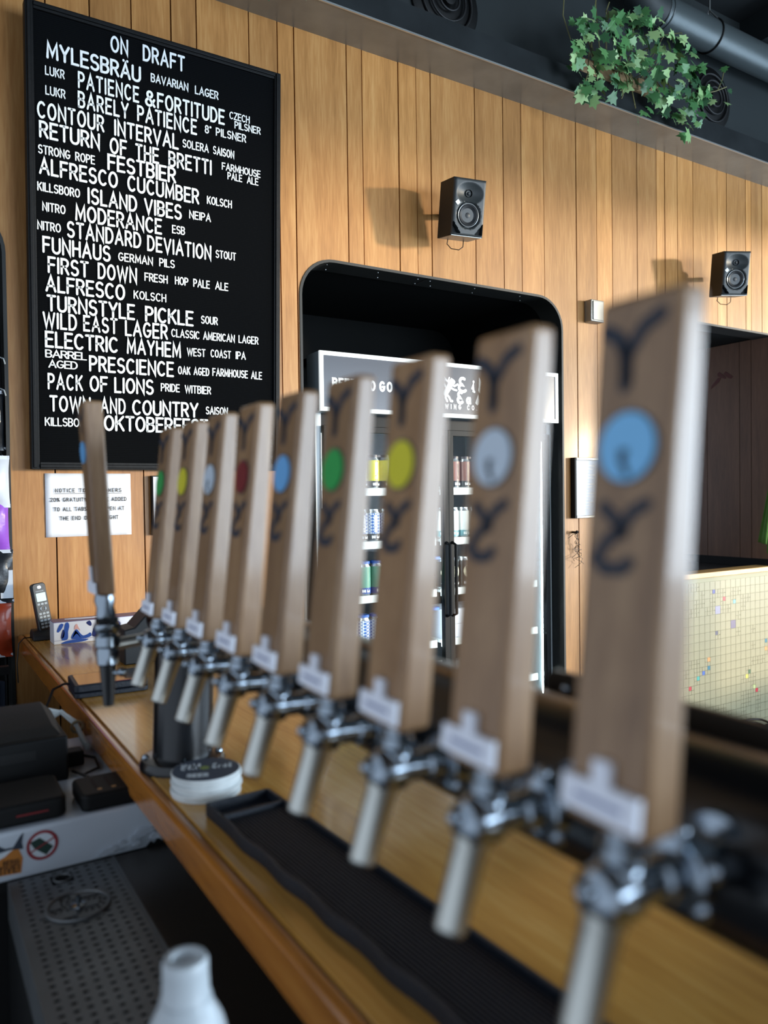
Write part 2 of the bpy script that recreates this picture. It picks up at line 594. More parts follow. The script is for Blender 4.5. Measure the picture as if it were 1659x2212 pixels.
mat('tube_light', '#ffffff', 0.5, emit='#e4f4f6', es=26)
mat('stem_brown', '#6c6a44', 0.7)
mat('basket_tan', '#c7a47c', 0.8, var=0.2, vscale=30)
m = mat('ivy_leaf', '#3f7040', 0.45)
nt = m.node_tree
oi = nt.nodes.new('ShaderNodeObjectInfo')
cr = nt.nodes.new('ShaderNodeValToRGB')
cr.color_ramp.elements[0].color = lin('#2c5236')
cr.color_ramp.elements[1].color = lin('#a9c98a')
e_ = cr.color_ramp.elements.new(0.55)
e_.color = lin('#548a50')
nt.links.new(oi.outputs['Random'], cr.inputs[0])
nt.links.new(cr.outputs[0], nt.nodes['Principled BSDF'].inputs['Base Color'])
# ------------------------------------------------------------------ structure
WY = 3.0            # face of the timber wall
TOPZ = 3.531        # underside of the steel ledge
OT, OR_ = 2.577, 0.17
OPEN = [(-1.225, 0.317), (1.447, 2.988), (3.36, 5.0)]

fl = tag(MB().box(-2.2, 9, -7, 4.6, -0.1, 0).build('floor', 'floor_dark'), kind='structure')
ce = tag(MB().box(-2.2, 9, -7, 4.6, 4.5, 4.6).build('ceiling', 'ceiling_dark'), kind='structure')
for x in (0.6, 1.9, 3.2, 4.55, 5.7, 7.0):
    MB().box(x, x + 0.09, -6, 3.0, 4.32, 4.5).build('joist', 'upper_wall_paint', ce)

b = MB()
for x0, x1 in ((-1.8, OPEN[0][0]), (OPEN[0][1], OPEN[1][0]), (OPEN[1][1], OPEN[2][0]), (OPEN[2][1], 6.4)):
    b.box(x0, x1, WY + 0.02, WY + 0.1, 0, OT)
b.box(-1.8, 6.4, WY + 0.02, WY + 0.1, OT, TOPZ)
wb = tag(b.build('wall_back', 'groove_dark', smooth=False), kind='structure')

def ztop(x, op):
    a, c = op
    if x < a + OR_:
        d = a + OR_ - x
        return OT - OR_ + math.sqrt(max(0, OR_ ** 2 - d * d))
    if x > c - OR_:
        d = x - c + OR_
        return OT - OR_ + math.sqrt(max(0, OR_ ** 2 - d * d))
    return OT

def plank(x0, x1, z0, z1, dy=0.0):
    g = 0.0026
    x0 += g
    x1 -= g
    xs = [x0, x1]
    for op in OPEN:
        for q in [op[0], op[1]] + [op[0] + OR_ * k / 10 for k in range(11)] + [op[1] - OR_ * k / 10 for k in range(11)]:
            if x0 < q < x1:
                xs.append(q)
    xs = sorted(set(round(q, 5) for q in xs))
    bot = []
    for i, q in enumerate(xs):
        def val(mid):
            for op in OPEN:
                if op[0] < mid < op[1]:
                    return max(z0, ztop(q, op))
            return z0
        if i > 0:
            bot.append((q, val((xs[i - 1] + q) / 2)))
        if i < len(xs) - 1:
            bot.append((q, val((xs[i + 1] + q) / 2)))
    poly = []
    for p in bot:
        if not poly or abs(p[0] - poly[-1][0]) + abs(p[1] - poly[-1][1]) > 1e-6:
            poly.append(p)
    if min(p[1] for p in poly) >= z1:
        return
    poly += [(x1, z1), (x0, z1)]
    MB().prism(poly, FY, WY + dy, WY + 0.02).build('plank', 'plank_wood', wb, smooth=False)

seams = [-1.8, -1.62, -1.45, -1.2, -1.02, -0.86, -0.6, -0.42, -0.22, -0.05, 0.18, .463, .614, .765, .916, 1.017, 1.237, 1.364, 1.44, 1.693, 1.772, 1.964, 2.063, 2.145, 2.408, 2.587, 2.707, 2.862,
         3.096, 3.251, 3.374, 3.579, 3.745, 3.818, 3.931, 4.076, 4.313, 4.406, 4.602, 4.661, 4.777, 4.95, 5.1, 5.3, 5.42, 5.6, 5.75, 5.95, 6.1, 6.3]
for i in range(len(seams) - 1):
    x0, x1 = seams[i], seams[i + 1]
    behind = 0.46 <= x0 and x1 <= 1.24
    plank(x0, x1, 1.9 if behind else 0.0, TOPZ, dy=random.uniform(-0.0015, 0.0015))
for x0, x1 in ((.463, .778), (.778, 1.237)):
    plank(x0, x1, 0.0, 1.9, dy=random.uniform(-0.001, 0.001))

tag(MB().box(-1.8, 9, WY, WY + 0.1, TOPZ + 0.02, 4.5).build('wall_upper', 'upper_wall_paint'), kind='structure')

# unseen right wall with street window; solid end added to shade the taps
b = MB()
b.box(7.0, 7.1, -7, -3.3, 0, 4.5).box(7.0, 7.1, 2.1, 3.1, 0, 4.5).box(7.0, 7.1, -3.3, 2.1, 0, 0.35).box(7.0, 7.1, -3.3, 2.1, 3.4, 4.5)
tag(b.build('wall_sun_mask', 'upper_wall_paint'), kind='structure')
b = MB()
for y_ in (-3.3, -2.4, -1.5, -0.6, 0.3, 1.2, 2.04):
    b.box(7.02, 7.08, y_, y_ + 0.06, 0.35, 3.4)
b.box(7.02, 7.08, -3.3, 2.1, 2.45, 2.52).box(7.02, 7.08, -3.3, 2.1, 0.35, 0.42).box(7.02, 7.08, -3.3, 2.1, 3.33, 3.4)
tag(b.build('window_1', 'matt_black'), kind='structure')  # unseen window bars, added to break the sun into soft stripes

# steel ledge that caps the timber wall
tr = tag(MB().box(-1.8, 6.4, 2.79, 3.06, TOPZ, TOPZ + 0.012).build('trim_1', 'steel_soffit'), 'dark steel ledge capping the wooden wall', kind='structure')
MB().box(-1.8, 6.4, 2.782, 2.79, TOPZ, TOPZ + 0.118).build('fascia', 'steel_fascia', tr)
MB().box(-1.8, 6.4, 2.7795, 2.786, TOPZ - 0.003, TOPZ + 0.004).build('edge_strip', 'steel_edge', tr)
MB().box(-1.8, 6.4, 2.79, 3.0, TOPZ + 0.1, TOPZ + 0.11).build('ledge_top', 'steel_fascia', tr)

def arch(a, c, T, r, t, z0):
    def path(a, c, T, r):
        p = [(a, z0)]
        for k in range(11):
            q = PI - PI / 2 * k / 10
            p.append((a + r + r * math.cos(q), T - r + r * math.sin(q)))
        for k in range(11):
            q = PI / 2 - PI / 2 * k / 10
            p.append((c - r + r * math.cos(q), T - r + r * math.sin(q)))
        return p + [(c, z0)]
    o = path(a, c, T, r)
    return o + path(a + t, c - t, T - t, max(0.01, r - t))[::-1]

def arch_strip(a, c, T, r, t, z0, y0, y1):
    """lining of a round-cornered opening, made of short segments"""
    poly = arch(a, c, T, r, t, z0)
    n = len(poly) // 2
    mb = MB()
    for i in range(n - 1):
        quad = [poly[i], poly[i + 1], poly[-2 - i], poly[-1 - i]]
        mb.prism(quad, FY, y0, y1)
    return mb

for i, op in enumerate(OPEN):
    z0 = 1.045 if i == 2 else 0.0
    t = tag(arch_strip(op[0], op[1], OT, OR_, 0.012, z0, WY - 0.004, WY + 0.13).build('trim_%d' % (i + 2), 'lining_ply'),
            ['dark plywood lining of the snack opening', 'dark plywood lining of the cooler niche', 'dark plywood lining of the serving hatch'][i], kind='structure')
    if i < 2:
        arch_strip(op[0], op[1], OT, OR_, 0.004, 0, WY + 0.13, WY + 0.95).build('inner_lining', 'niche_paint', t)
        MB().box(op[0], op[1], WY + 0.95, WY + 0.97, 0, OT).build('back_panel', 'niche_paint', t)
    if i == 1:
        for x, y in ((1.6, .035), (1.63, .105), (1.86, .03), (1.9, .1), (2.08, .03), (2.11, .1), (2.15, .03), (2.2, .1), (2.42, .03), (2.46, .1), (2.72, .035), (2.78, .1)):
            MB().ball((x, WY + y, OT - 0.012), 0.0035, 8).build('screw', 'screw_metal', t)
        MB().box(2.118, 2.121, WY - 0.004, WY + 0.13, OT - 0.0135, OT - 0.0115).build('lining_joint', 'groove_dark', t)

# serving hatch: tiled breast, oak cap, inner counter, timber side wall
tw = tag(MB().box(3.374, 5.0, 2.999, 3.1, 0, 1.015).build('wall_counter', 'grout'), 'low breast of cream mosaic tiles under the serving hatch', kind='structure')
random.seed(21)
base = {'navy': '#22358a', 'lilac': '#8d8aa0', 'red': '#c02f42', 'cyan': '#69b7bd', 'mauve': '#6f6680', 'slate': '#57586c', 'teal': '#35758a', 'orange': '#e39a62', 'blue': '#4a6bb5', 'turq': '#4fa79c', 'green': '#41664a', 'yellow': '#e2d860', 'pale': '#b9c486'}
for k, v in base.items():
    mat('tile_' + k, v, 0.35)
colt = [(4.255, .921, 's', 'navy'), (4.267, .826, 'L', 'lilac'), (4.357, .864, 's', 'red'), (4.461, .839, 's', 'cyan'), (4.449, .695, 'L', 'mauve'), (4.28, .655, 's', 'slate'), (4.798, .554, 's', 'teal'), (4.798, .502, 's', 'orange'),
        (4.186, .502, 's', 'orange'), (4.209, .45, 's', 'teal'), (4.158, .424, 's', 'blue'), (4.106, .397, 's', 'turq'), (4.619, .372, 's', 'green'), (4.593, .347, 's', 'yellow'), (4.026, .344, 's', 'red'), (4.674, .268, 's', 'pale'),
        (4.702, .243, 's', 'red'), (4.264, .114, 's', 'blue'), (4.238, .088, 's', 'yellow'), (4.352, .03, 'L', 'navy')]
P_ = 0.026
cells = {}
for x, z, s, c in colt:
    if s == 's':
        cells[(round((x - 3.38) / P_ - .5), round(z / P_ - .5))] = c
big = {}
for x, z, s, c in colt:
    if s == 'L':
        big[(round((x - 3.38) / P_ / 2 - .5), round(z / P_ / 2 - .5))] = c
def tile_mesh(sz):
    mb = MB()
    h = sz / 2 - 0.0012
    mb.box(-h, h, -0.005, 0.0, -h, h)
    o = mb.build('tile', 'tile_cream', tw, smooth=False)
    return o
protoL = tile_mesh(P_ * 2)
protoS = tile_mesh(P_)
protoL.location = (3.38 + P_, 2.999, P_)
protoS.location = (3.38 + P_ * 2.5, 2.999, P_ * .5)
rest = MB()
indiv = 0
zones = [(14, 24, 15, 18), (16, 20, 0, 4), (11, 14, 8, 10), (22, 26, 2, 7), (20, 22, 12, 16), (12, 14, 15, 19), (24, 27, 8, 13)]
mcache = {}
for i in range(31):
    for j in range(19):
        x, z = 3.38 + P_ * 2 * (i + .5), P_ * 2 * (j + .5)
        sub = [(2 * i + a, 2 * j + c) for a in (0, 1) for c in (0, 1)]
        split = any(s in cells for s in sub) or (any(z0 <= i < z1 and w0 <= j < w1 for z0, z1, w0, w1 in zones) and random.random() < .55)
        if (i, j) in big:
            split = False
        for (X_, Z_, s) in ([(3.38 + P_ * (a + .5), P_ * (c + .5), (a, c)) for a, c in sub] if split else [(x, z, None)]):
            if Z_ > 1.0:
                continue
            colr = (cells.get(s) if split else big.get((i, j)))
            if colr or (X_ > 4.0 and X_ < 4.86 and not split and indiv < 265):
                pr = protoS if split else protoL
                o = copy_part(pr, tw)
                o.location = (X_, 2.999, Z_)
                if colr:
                    key = (split, colr)
                    if key not in mcache:
                        me = pr.data.copy()
                        me.materials.clear()
                        me.materials.append(MATS['tile_' + colr])
                        mcache[key] = me
                    o.data = mcache[key]
                indiv += 1
            else:
                h = (P_ / 2 if split else P_) - 0.0012
                rest.box(X_ - h, X_ + h, 2.994, 2.999, Z_ - h, Z_ + h)
tag(rest.build('tiles', 'tile_cream', tw, smooth=False), 'cream mosaic tiles of the breast', kind='stuff')
bpy.data.objects.remove(protoL)
bpy.data.objects.remove(protoS)
MB().box(3.374, 5.0, 2.985, 3.11, 1.015, 1.047).build('oak_cap', 'cap_oak', tw, bevel=0.003)
MB().box(3.36, 4.87, 3.11, 4.2, 1.0, 1.035).build('inner_counter', 'matt_black', tw)
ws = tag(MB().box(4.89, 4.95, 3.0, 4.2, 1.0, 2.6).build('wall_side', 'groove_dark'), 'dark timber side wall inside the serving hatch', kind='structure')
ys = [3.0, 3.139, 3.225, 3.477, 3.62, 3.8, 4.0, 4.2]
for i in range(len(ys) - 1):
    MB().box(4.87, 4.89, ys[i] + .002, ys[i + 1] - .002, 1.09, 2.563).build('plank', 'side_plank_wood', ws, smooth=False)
MB().box(4.868, 4.89, 3.0, 4.2, 1.035, 1.09).build('skirting', 'matt_black', ws)
for poly in ([(3.444, 2.268), (3.44, 2.29), (3.385, 2.343), (3.364, 2.34), (3.38, 2.31)],
             [(3.392, 2.372), (3.377, 2.38), (3.327, 2.338), (3.33, 2.326), (3.39, 2.352)],
             [(3.345, 2.362), (3.329, 2.378), (3.272, 2.334), (3.29, 2.322), (3.315, 2.335)]):
    MB().prism(poly, FX, 4.868, 4.8705).build('tape_mark', 'tape_red', ws, smooth=False)
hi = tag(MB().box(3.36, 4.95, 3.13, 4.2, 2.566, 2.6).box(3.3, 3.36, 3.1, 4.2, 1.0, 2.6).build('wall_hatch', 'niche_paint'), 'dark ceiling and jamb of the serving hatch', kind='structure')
# ------------------------------------------------------------------ letter board
m = bpy.data.materials.new('felt_ribbed')
m.use_nodes = True
nt = m.node_tree
bs = nt.nodes['Principled BSDF']
bs.inputs['Roughness'].default_value = 0.9
bs.inputs['Specular IOR Level'].default_value = 0.08
tc = nt.nodes.new('ShaderNodeTexCoord')
wv = nt.nodes.new('ShaderNodeTexWave')
wv.bands_direction = 'Z'
wv.inputs['Scale'].default_value = 48
wv.inputs['Distortion'].default_value = 0.15
nt.links.new(tc.outputs['Object'], wv.inputs['Vector'])
ns = nt.nodes.new('ShaderNodeTexNoise')
ns.inputs['Scale'].default_value = 180
nt.links.new(tc.outputs['Object'], ns.inputs['Vector'])
cr = nt.nodes.new('ShaderNodeValToRGB')
cr.color_ramp.elements[0].color = lin('#030405')
cr.color_ramp.elements[1].color = lin('#0b0d10')
ad = nt.nodes.new('ShaderNodeMath')
ad.operation = 'MULTIPLY_ADD'
ad.inputs[1].default_value = 0.5
nt.links.new(ns.outputs['Fac'], ad.inputs[0])
mu = nt.nodes.new('ShaderNodeMath')
mu.operation = 'MULTIPLY'
mu.inputs[1].default_value = 0.5
nt.links.new(wv.outputs['Fac'], mu.inputs[0])
nt.links.new(mu.outputs[0], ad.inputs[2])
nt.links.new(ad.outputs[0], cr.inputs[0])
nt.links.new(cr.outputs[0], bs.inputs['Base Color'])
bp = nt.nodes.new('ShaderNodeBump')
bp.inputs['Strength'].default_value = 0.6
bp.inputs['Distance'].default_value = 0.002
nt.links.new(wv.outputs['Fac'], bp.inputs['Height'])
nt.links.new(bp.outputs[0], bs.inputs['Normal'])
MATS['felt_ribbed'] = m

BW, BH = 0.9407, 1.5917
lb = thing('letter_board', 'tall black felt letter board listing the draft beers in white letters', 'letter board', (0.3789, 2.955, 1.6527), (0.04684, 0, 0))
MB().box(0.02, BW - 0.02, 0, 0.02, 0.02, BH - 0.02).build('felt_panel', 'felt_ribbed', lb)
f = 0.027
for (x0, x1, z0, z1) in ((0, f, 0, BH), (BW - f, BW, 0, BH), (f, BW - f, 0, f), (f, BW - f, BH - f, BH)):
    vert = (x1 - x0) < (z1 - z0)
    r_ = MB().box(x0, x1, -0.008, 0.038, z0, z1)
    if vert:
        r_.box(x0 + 0.006, x1 - 0.009, -0.014, -0.008, z0 + 0.006, z1 - 0.006)
    else:
        r_.box(x0, x1, -0.014, -0.008, z0 + (0.006 if z0 < 1 else 0.009), z1 - (0.009 if z0 < 1 else 0.006))
    r_.build('frame_rail', 'frame_black', lb, bevel=0.002)
RUNS = "ON,B,0.280,0.344,1.497;DRAFT,B,0.394,0.552,1.497;MYLESBRÄU,B,0.067,0.388,1.415;BAVARIAN,s,0.423,0.564,1.428;LAGER,s,0.589,0.682,1.427;LUKR,s,0.062,0.126,1.357;PATIENCE,B,0.168,0.382,1.342;&,B,0.400,0.433,1.339;FORTITUDE,B,0.445,0.708,1.340;CZECH,t,0.726,0.810,1.369;PILSNER,t,0.747,0.856,1.337;LUKR,s,0.062,0.128,1.291;BARELY,B,0.167,0.344,1.275;PATIENCE,B,0.372,0.598,1.277;8°,s,0.627,0.654,1.291;PILSNER,s,0.671,0.795,1.291;CONTOUR,B,0.034,0.258,1.209;INTERVAL,B,0.290,0.527,1.207;SOLERA,s,0.540,0.643,1.219;SAISON,s,0.659,0.746,1.220;RETURN,B,0.040,0.242,1.144;OF,B,0.274,0.337,1.141;THE,B,0.364,0.453,1.139;BRETTI,B,0.486,0.655,1.139;FARMHOUSE,t,0.695,0.856,1.169;PALE,t,0.718,0.779,1.137;ALE,t,0.798,0.847,1.137;STRONG,s,0.036,0.141,1.089;ROPE,s,0.157,0.224,1.089;FESTBIER,B,0.266,0.516,1.081;ALFRESCO,B,0.038,0.303,1.021;CUCUMBER,B,0.335,0.605,1.020;KOLSCH,s,0.635,0.736,1.028;KILLSBORO,s,0.032,0.172,0.963;ISLAND,B,0.196,0.371,0.949;VIBES,B,0.395,0.537,0.949;NEIPA,s,0.565,0.651,0.961;NITRO,s,0.047,0.123,0.897;MODERANCE,B,0.154,0.462,0.883;ESB,s,0.499,0.549,0.895;NITRO,s,0.030,0.107,0.831;STANDARD,B,0.125,0.385,0.820;DEVIATION,B,0.405,0.653,0.816;STOUT,s,0.669,0.753,0.829;FUNHAUS,B,0.045,0.275,0.755;GERMAN,s,0.301,0.427,0.764;PILS,s,0.450,0.509,0.765;FIRST,B,0.061,0.199,0.688;DOWN,B,0.228,0.369,0.690;FRESH,s,0.395,0.482,0.704;HOP,s,0.509,0.561,0.706;PALE,s,0.580,0.646,0.706;ALE,s,0.667,0.721,0.707;ALFRESCO,B,0.053,0.325,0.623;KOLSCH,s,0.355,0.476,0.634;TURNSTYLE,B,0.056,0.360,0.556;PICKLE,B,0.396,0.581,0.556;SOUR,s,0.610,0.678,0.570;WILD,B,0.042,0.157,0.496;EAST,B,0.176,0.298,0.498;LAGER,B,0.322,0.482,0.496;CLASSIC,s,0.494,0.605,0.508;AMERICAN,s,0.618,0.748,0.509;LAGER,s,0.763,0.848,0.510;ELECTRIC,B,0.049,0.299,0.430;MAYHEM,B,0.328,0.532,0.431;WEST,s,0.554,0.628,0.442;COAST,s,0.648,0.732,0.444;IPA,s,0.751,0.794,0.445;BARREL,w,0.050,0.188,0.393;AGED,w,0.060,0.156,0.358;PRESCIENCE,B,0.195,0.504,0.357;OAK,s,0.519,0.568,0.369;AGED,s,0.580,0.643,0.370;FARMHOUSE,s,0.655,0.803,0.372;ALE,s,0.816,0.864,0.371;PACK,B,0.055,0.175,0.284;OF,B,0.196,0.261,0.285;LIONS,B,0.282,0.427,0.285;PRIDE,s,0.453,0.526,0.300;WITBIER,s,0.545,0.650,0.299;TOWN,B,0.060,0.201,0.207;AND,B,0.232,0.324,0.208;COUNTRY,B,0.346,0.599,0.207;SAISON,s,0.628,0.719,0.221;KILLSBORO,s,0.045,0.200,0.155;OKTOBERFEST,B,0.244,0.638,0.145"
SZ = {'B': (0.0500, 0.0041), 's': (0.0270, 0.0021), 't': (0.0245, 0.0019), 'w': (0.0245, 0.0018)}
glyphs = {}
def glyph(c, k):
    if (c, k) not in glyphs:
        h, hw = SZ[k]
        mb = MB()
        for st in G[c][1]:
            ribbon(mb, st, hw, h, 0.0035, lambda a, b_, d: (a, -d, b_), cap=5)
        me = mb.build('letter', 'letter_white', smooth=False)
        glyphs[(c, k)] = me.data
        bpy.data.objects.remove(me)
    return glyphs[(c, k)]
small = MB()
count = 0
runs = [r.split(',') for r in RUNS.split(';')]
runs.sort(key=lambda r: {'B': 0, 'w': 1, 's': 2, 't': 3}[r[1]])
for tx, k, x0, x1, z in runs:
    x0, x1, z = float(x0), float(x1), float(z)
    h, hw = SZ[k]
    nat = sum(G[c][0] for c in tx) * h
    wd = x1 - x0 - 2 * hw
    kx = 1.0
    tr_ = (wd - nat) / max(1, len(tx) - 1)
    lo = hw * 2.6
    if k == 'w':
        kx = (wd - lo * (len(tx) - 1)) / nat
        tr_ = lo
    elif len(tx) > 1 and tr_ < lo:
        kx = (wd - lo * (len(tx) - 1)) / nat
        tr_ = lo
    elif len(tx) > 1 and tr_ > h * 0.3 and k == 'B':
        kx = 1.12
        tr_ = (wd - nat * kx) / (len(tx) - 1)
    x = x0 + hw
    for c in tx:
        if count < 300:
            o = bpy.data.objects.new('letter', glyph(c, k))
            C.objects.link(o)
            o.parent = lb
            o.location = (x, -0.001, z + 0.001)
            o.scale = (kx, 1, 1)
            count += 1
        else:
            for st in G[c][1]:
                ribbon(small, [(a * kx, b_) for a, b_ in st], hw, h, 0.003, lambda a, b_, d, x=x, z=z: (x + a, -0.001 - d, z + b_), cap=5)
        x += G[c][0] * h * kx + tr_
tag(small.build('small_letters', 'letter_white', lb, smooth=False), 'small white letters naming the beer styles', kind='stuff')

# ------------------------------------------------------------------ papers on the wall
def wall_print(mb, s, x0, x1, z, h, hw, y):
    text(mb, s, x0, x1, z, h, hw, 0, lambda a, b_, d: (a, y, b_))
nr = thing('notice_sheet', 'white printed gratuity notice taped below the letter board', 'notice', (0.577, 2.998, 1.41))
pv, pf = [], []
nx, nz = 14, 10
for i in range(nx + 1):
    for j in range(nz + 1):
        x, z = 0.427 + 0.3 * i / nx, 1.41 + 0.23 * j / nz
        pv.append((x, 2.9945 + 0.0015 * math.sin(i * 1.7 + j * 0.9) * math.sin(j * 1.3), z))
for i in range(nx):
    for j in range(nz):
        a = i * (nz + 1) + j
        pf.append((a, a + nz + 1, a + nz + 2, a + 1))
pm = MB().add(pv, pf)
o = pm.build('sheet', 'paper_white', nr, org=nr.location)
so = o.modifiers.new('thickness', 'SOLIDIFY')
so.thickness = 0.0006
pt = MB()
Yp = 2.9905
wall_print(pt, 'NOTICE TO CUSTOMERS', 0.46, 0.692, 1.572, 0.0125, 0.0011, Yp)
pt.box(0.459, 0.693, Yp, Yp + 0.0002, 1.5665, 1.5678)
wall_print(pt, '20% GRATUITY WILL BE ADDED', 0.443, 0.710, 1.5385, 0.0125, 0.0011, Yp)
wall_print(pt, 'TO ALL TABS LEFT OPEN AT', 0.454, 0.701, 1.504, 0.0125, 0.0011, Yp)
wall_print(pt, 'THE END OF THE NIGHT', 0.474, 0.679, 1.471, 0.0125, 0.0011, Yp)
pt.build('printed_text', 'ink', nr, smooth=False, org=nr.location)

pf_ = thing('menu_holder', 'white sheet in a slim holder on the wall behind the tap handles', 'sign holder', (0.9, 2.998, 1.405))
MB().box(0.802, 1.0, 2.975, 2.999, 1.405, 1.632).build('backing', 'matt_black', pf_, org=pf_.location)
MB().box(0.806, 0.996, 2.97, 2.975, 1.409, 1.628).build('sheet', 'paper_white', pf_, org=pf_.location)

pc = thing('permit_frame', 'grey framed white document hanging beside the cooler niche', 'picture frame', (3.14, 2.998, 1.41))
for q in ((3.036, 3.05, 1.41, 1.735), (3.236, 3.25, 1.41, 1.735), (3.05, 3.236, 1.41, 1.424), (3.05, 3.236, 1.721, 1.735)):
    MB().box(q[0], q[1], 2.968, 2.999, q[2], q[3]).build('frame_side', 'matt_black' if q[1] < 3.06 else 'grey_metal', pc, org=pc.location, bevel=0.002)
MB().box(3.05, 3.236, 2.978, 2.985, 1.424, 1.721).build('document', 'paper_white', pc, org=pc.location)
dl = MB()
for k in range(15):
    dl.box(3.075, 3.21 - 0.03 * ((k * 7) % 3), 2.9768, 2.9778, 1.69 - k * 0.0165, 1.6935 - k * 0.0165)
dl.build('printed_lines', 'key_grey', pc, org=pc.location)

jb = thing('junction_box', 'small grey metal box mounted on the timber pier', 'wall box', (3.2, 3.0, 2.468))
MB().box(3.15, 3.25, 2.95, 3.0, 2.468, 2.585).build('housing', 'grey_metal', jb, bevel=0.004, org=jb.location)
MB().box(3.162, 3.24, 2.945, 2.95, 2.476, 2.577).build('cover', 'grey_metal', jb, bevel=0.002, org=jb.location)

hk = thing('hanging_wire', 'tangle of thin dark wire hanging from a wall hook', 'wire', (3.05, 2.998, 1.15))
MB().cyl((3.048, 3.0, 1.335), (3.048, 2.97, 1.335), 0.006).ball((3.048, 2.968, 1.337), 0.009).build('hook', 'matt_black', hk, org=hk.location)
wr = MB()
random.seed(3)
for k in range(5):
    pts = [(3.048 + random.uniform(-.012, .02) * t * 3, 2.975 + .008 * math.sin(t * 9 + k), 1.335 - .19 * t * (0.6 + 0.1 * k)) for t in [q / 12 for q in range(13)]]
    wr.tube(pts, 0.0013, 5)
wr.tube([(3.0, 2.985, 1.305), (3.02, 2.97, 1.325), (3.048, 2.968, 1.33)], 0.0015, 5)
wr.build('wire_strands', 'cable_black', hk, org=hk.location)

# ------------------------------------------------------------------ wall speakers
SW, SH, SD = 0.158, 0.243, 0.15
def baffle():
    nx, nz = 40, 60
    vs, fs = [], []
    for i in range(nx + 1):
        for j in range(nz + 1):
            x = -SW / 2 + SW * i / nx
            z = -SH / 2 + SH * j / nz
            y = 0.0
            ex, ez = x / 0.066, (z - 0.06) / 0.046
            r = math.sqrt(ex * ex + ez * ez)
            if r < 1:
                y = 0.02 * (1 - r ** 1.6)
            rw = math.hypot(x, z + 0.032)
            if rw < 0.060:
                y = max(y, 0.012 * min(1, (0.060 - rw) / 0.006))
            for s in (-1, 1):
                px, pz = s * x, z + SH / 2
                if 0.036 < px < 0.072 and 0.010 < pz < 0.010 + (px - 0.036) * 1.25:
                    y = 0.022
            e = 0.012
            bx = max(0, abs(x) - (SW / 2 - e)) / e
            bz = max(0, abs(z) - (SH / 2 - e)) / e
            q = min(1, math.hypot(bx, bz))
            y += 0.010 * (1 - math.sqrt(max(0, 1 - q * q)))
            vs.append((x, y, z))
    for i in range(nx):
        for j in range(nz):
            a = i * (nz + 1) + j
            fs.append((a, a + nz + 1, a + nz + 2, a + 1))
    return MB().add(vs, fs)
def make_speaker(label, loc, tilt, yaw):
    s = thing('wall_speaker', label, 'speaker', loc, (tilt, 0, yaw), 'studio speakers on the timber wall')
    t_ = .004
    MB().box(-SW / 2, SW / 2, 0.032, SD, -SH / 2, SH / 2).box(-SW / 2, -SW / 2 + t_, .0095, .032, -SH / 2, SH / 2).box(SW / 2 - t_, SW / 2, .0095, .032, -SH / 2, SH / 2).box(-SW / 2, SW / 2, .0095, .032, SH / 2 - t_, SH / 2).box(-SW / 2, SW / 2, .0095, .032, -SH / 2, -SH / 2 + t_).build('cabinet', 'speaker_side', s)
    MB().box(-SW / 2 + .004, SW / 2 - .004, 0.008, SD - .004, -SH / 2 - .0015, -SH / 2 + .004).build('underside', 'grey_metal', s)
    MB().add(*(lambda q: (q.v, q.f))(baffle())).build('baffle', 'speaker_front', s)
    MB().rev((0, 0.012, 0.06), (0, 0.03, 0.06), [(0, 0.0165), (0.004, 0.0155), (0.008, 0.011)], 20, (False, True)).build('tweeter', 'matt_black', s)
    MB().ball((0, 0.02, 0.06), 0.008, 12).build('tweeter_dome', 'cone_grey', s)
    wf = MB().rev((0, 0.006, -0.032), (0, 0.03, -0.032), [(0, 0.049), (0.001, 0.046), (-0.002, 0.042), (0.002, 0.038), (0.01, 0.022), (0.011, 0.021), (0.006, 0.012), (0.004, 0.0005)], 32, (False, True)).build('woofer_cone', 'cone_grey', s)
    MB().torus((0, 0.005, -0.032), 0.0495, 0.0016, 'y', 36).build('trim_ring', 'ring_silver', wf)
    MB().prism([(-0.0125, 0), (0, -0.0125), (0.0125, 0), (0, 0.0125)], lambda a, b_, d: (a - 0.058, d, b_ + 0.016), -0.0025, 0.004).build('diamond_badge', 'badge_white', s, smooth=False)
    for q in (-1, 1):
        MB().prism([(q * 0.038, -SH / 2 + 0.0115), (q * 0.071, -SH / 2 + 0.0115), (q * 0.071, -SH / 2 + 0.052)], FY, 0.0195, 0.024).build('port_opening', 'matt_black', s, smooth=False)
    MB().box(-0.03, 0.03, SD, SD + 0.03, -0.05, 0.05).cyl((0, SD + 0.02, 0), (0.02, SD + 0.14, 0.0), 0.014).ball((0, SD + 0.03, 0.03), 0.018).build('wall_bracket', 'matt_black', s)
    MB().tube([(-0.03, SD - 0.01, -SH / 2), (-0.028, SD, -SH / 2 - 0.02), (-0.01, SD - 0.01, -SH / 2 - 0.04), (0.02, SD - 0.03, -SH / 2 - 0.045), (0.04, SD - 0.03, -SH / 2 - 0.03), (0.045, SD - 0.02, -SH / 2)], 0.0022, 6).build('cable', 'cable_black', s)
    return s
make_speaker('black studio speaker on the timber wall above the cooler niche', (2.157, 2.73, 2.818), math.radians(11), math.radians(-11))
make_speaker('black studio speaker farther right, above the serving hatch', (4.07, 2.71, 2.79), math.radians(10), math.radians(-28))

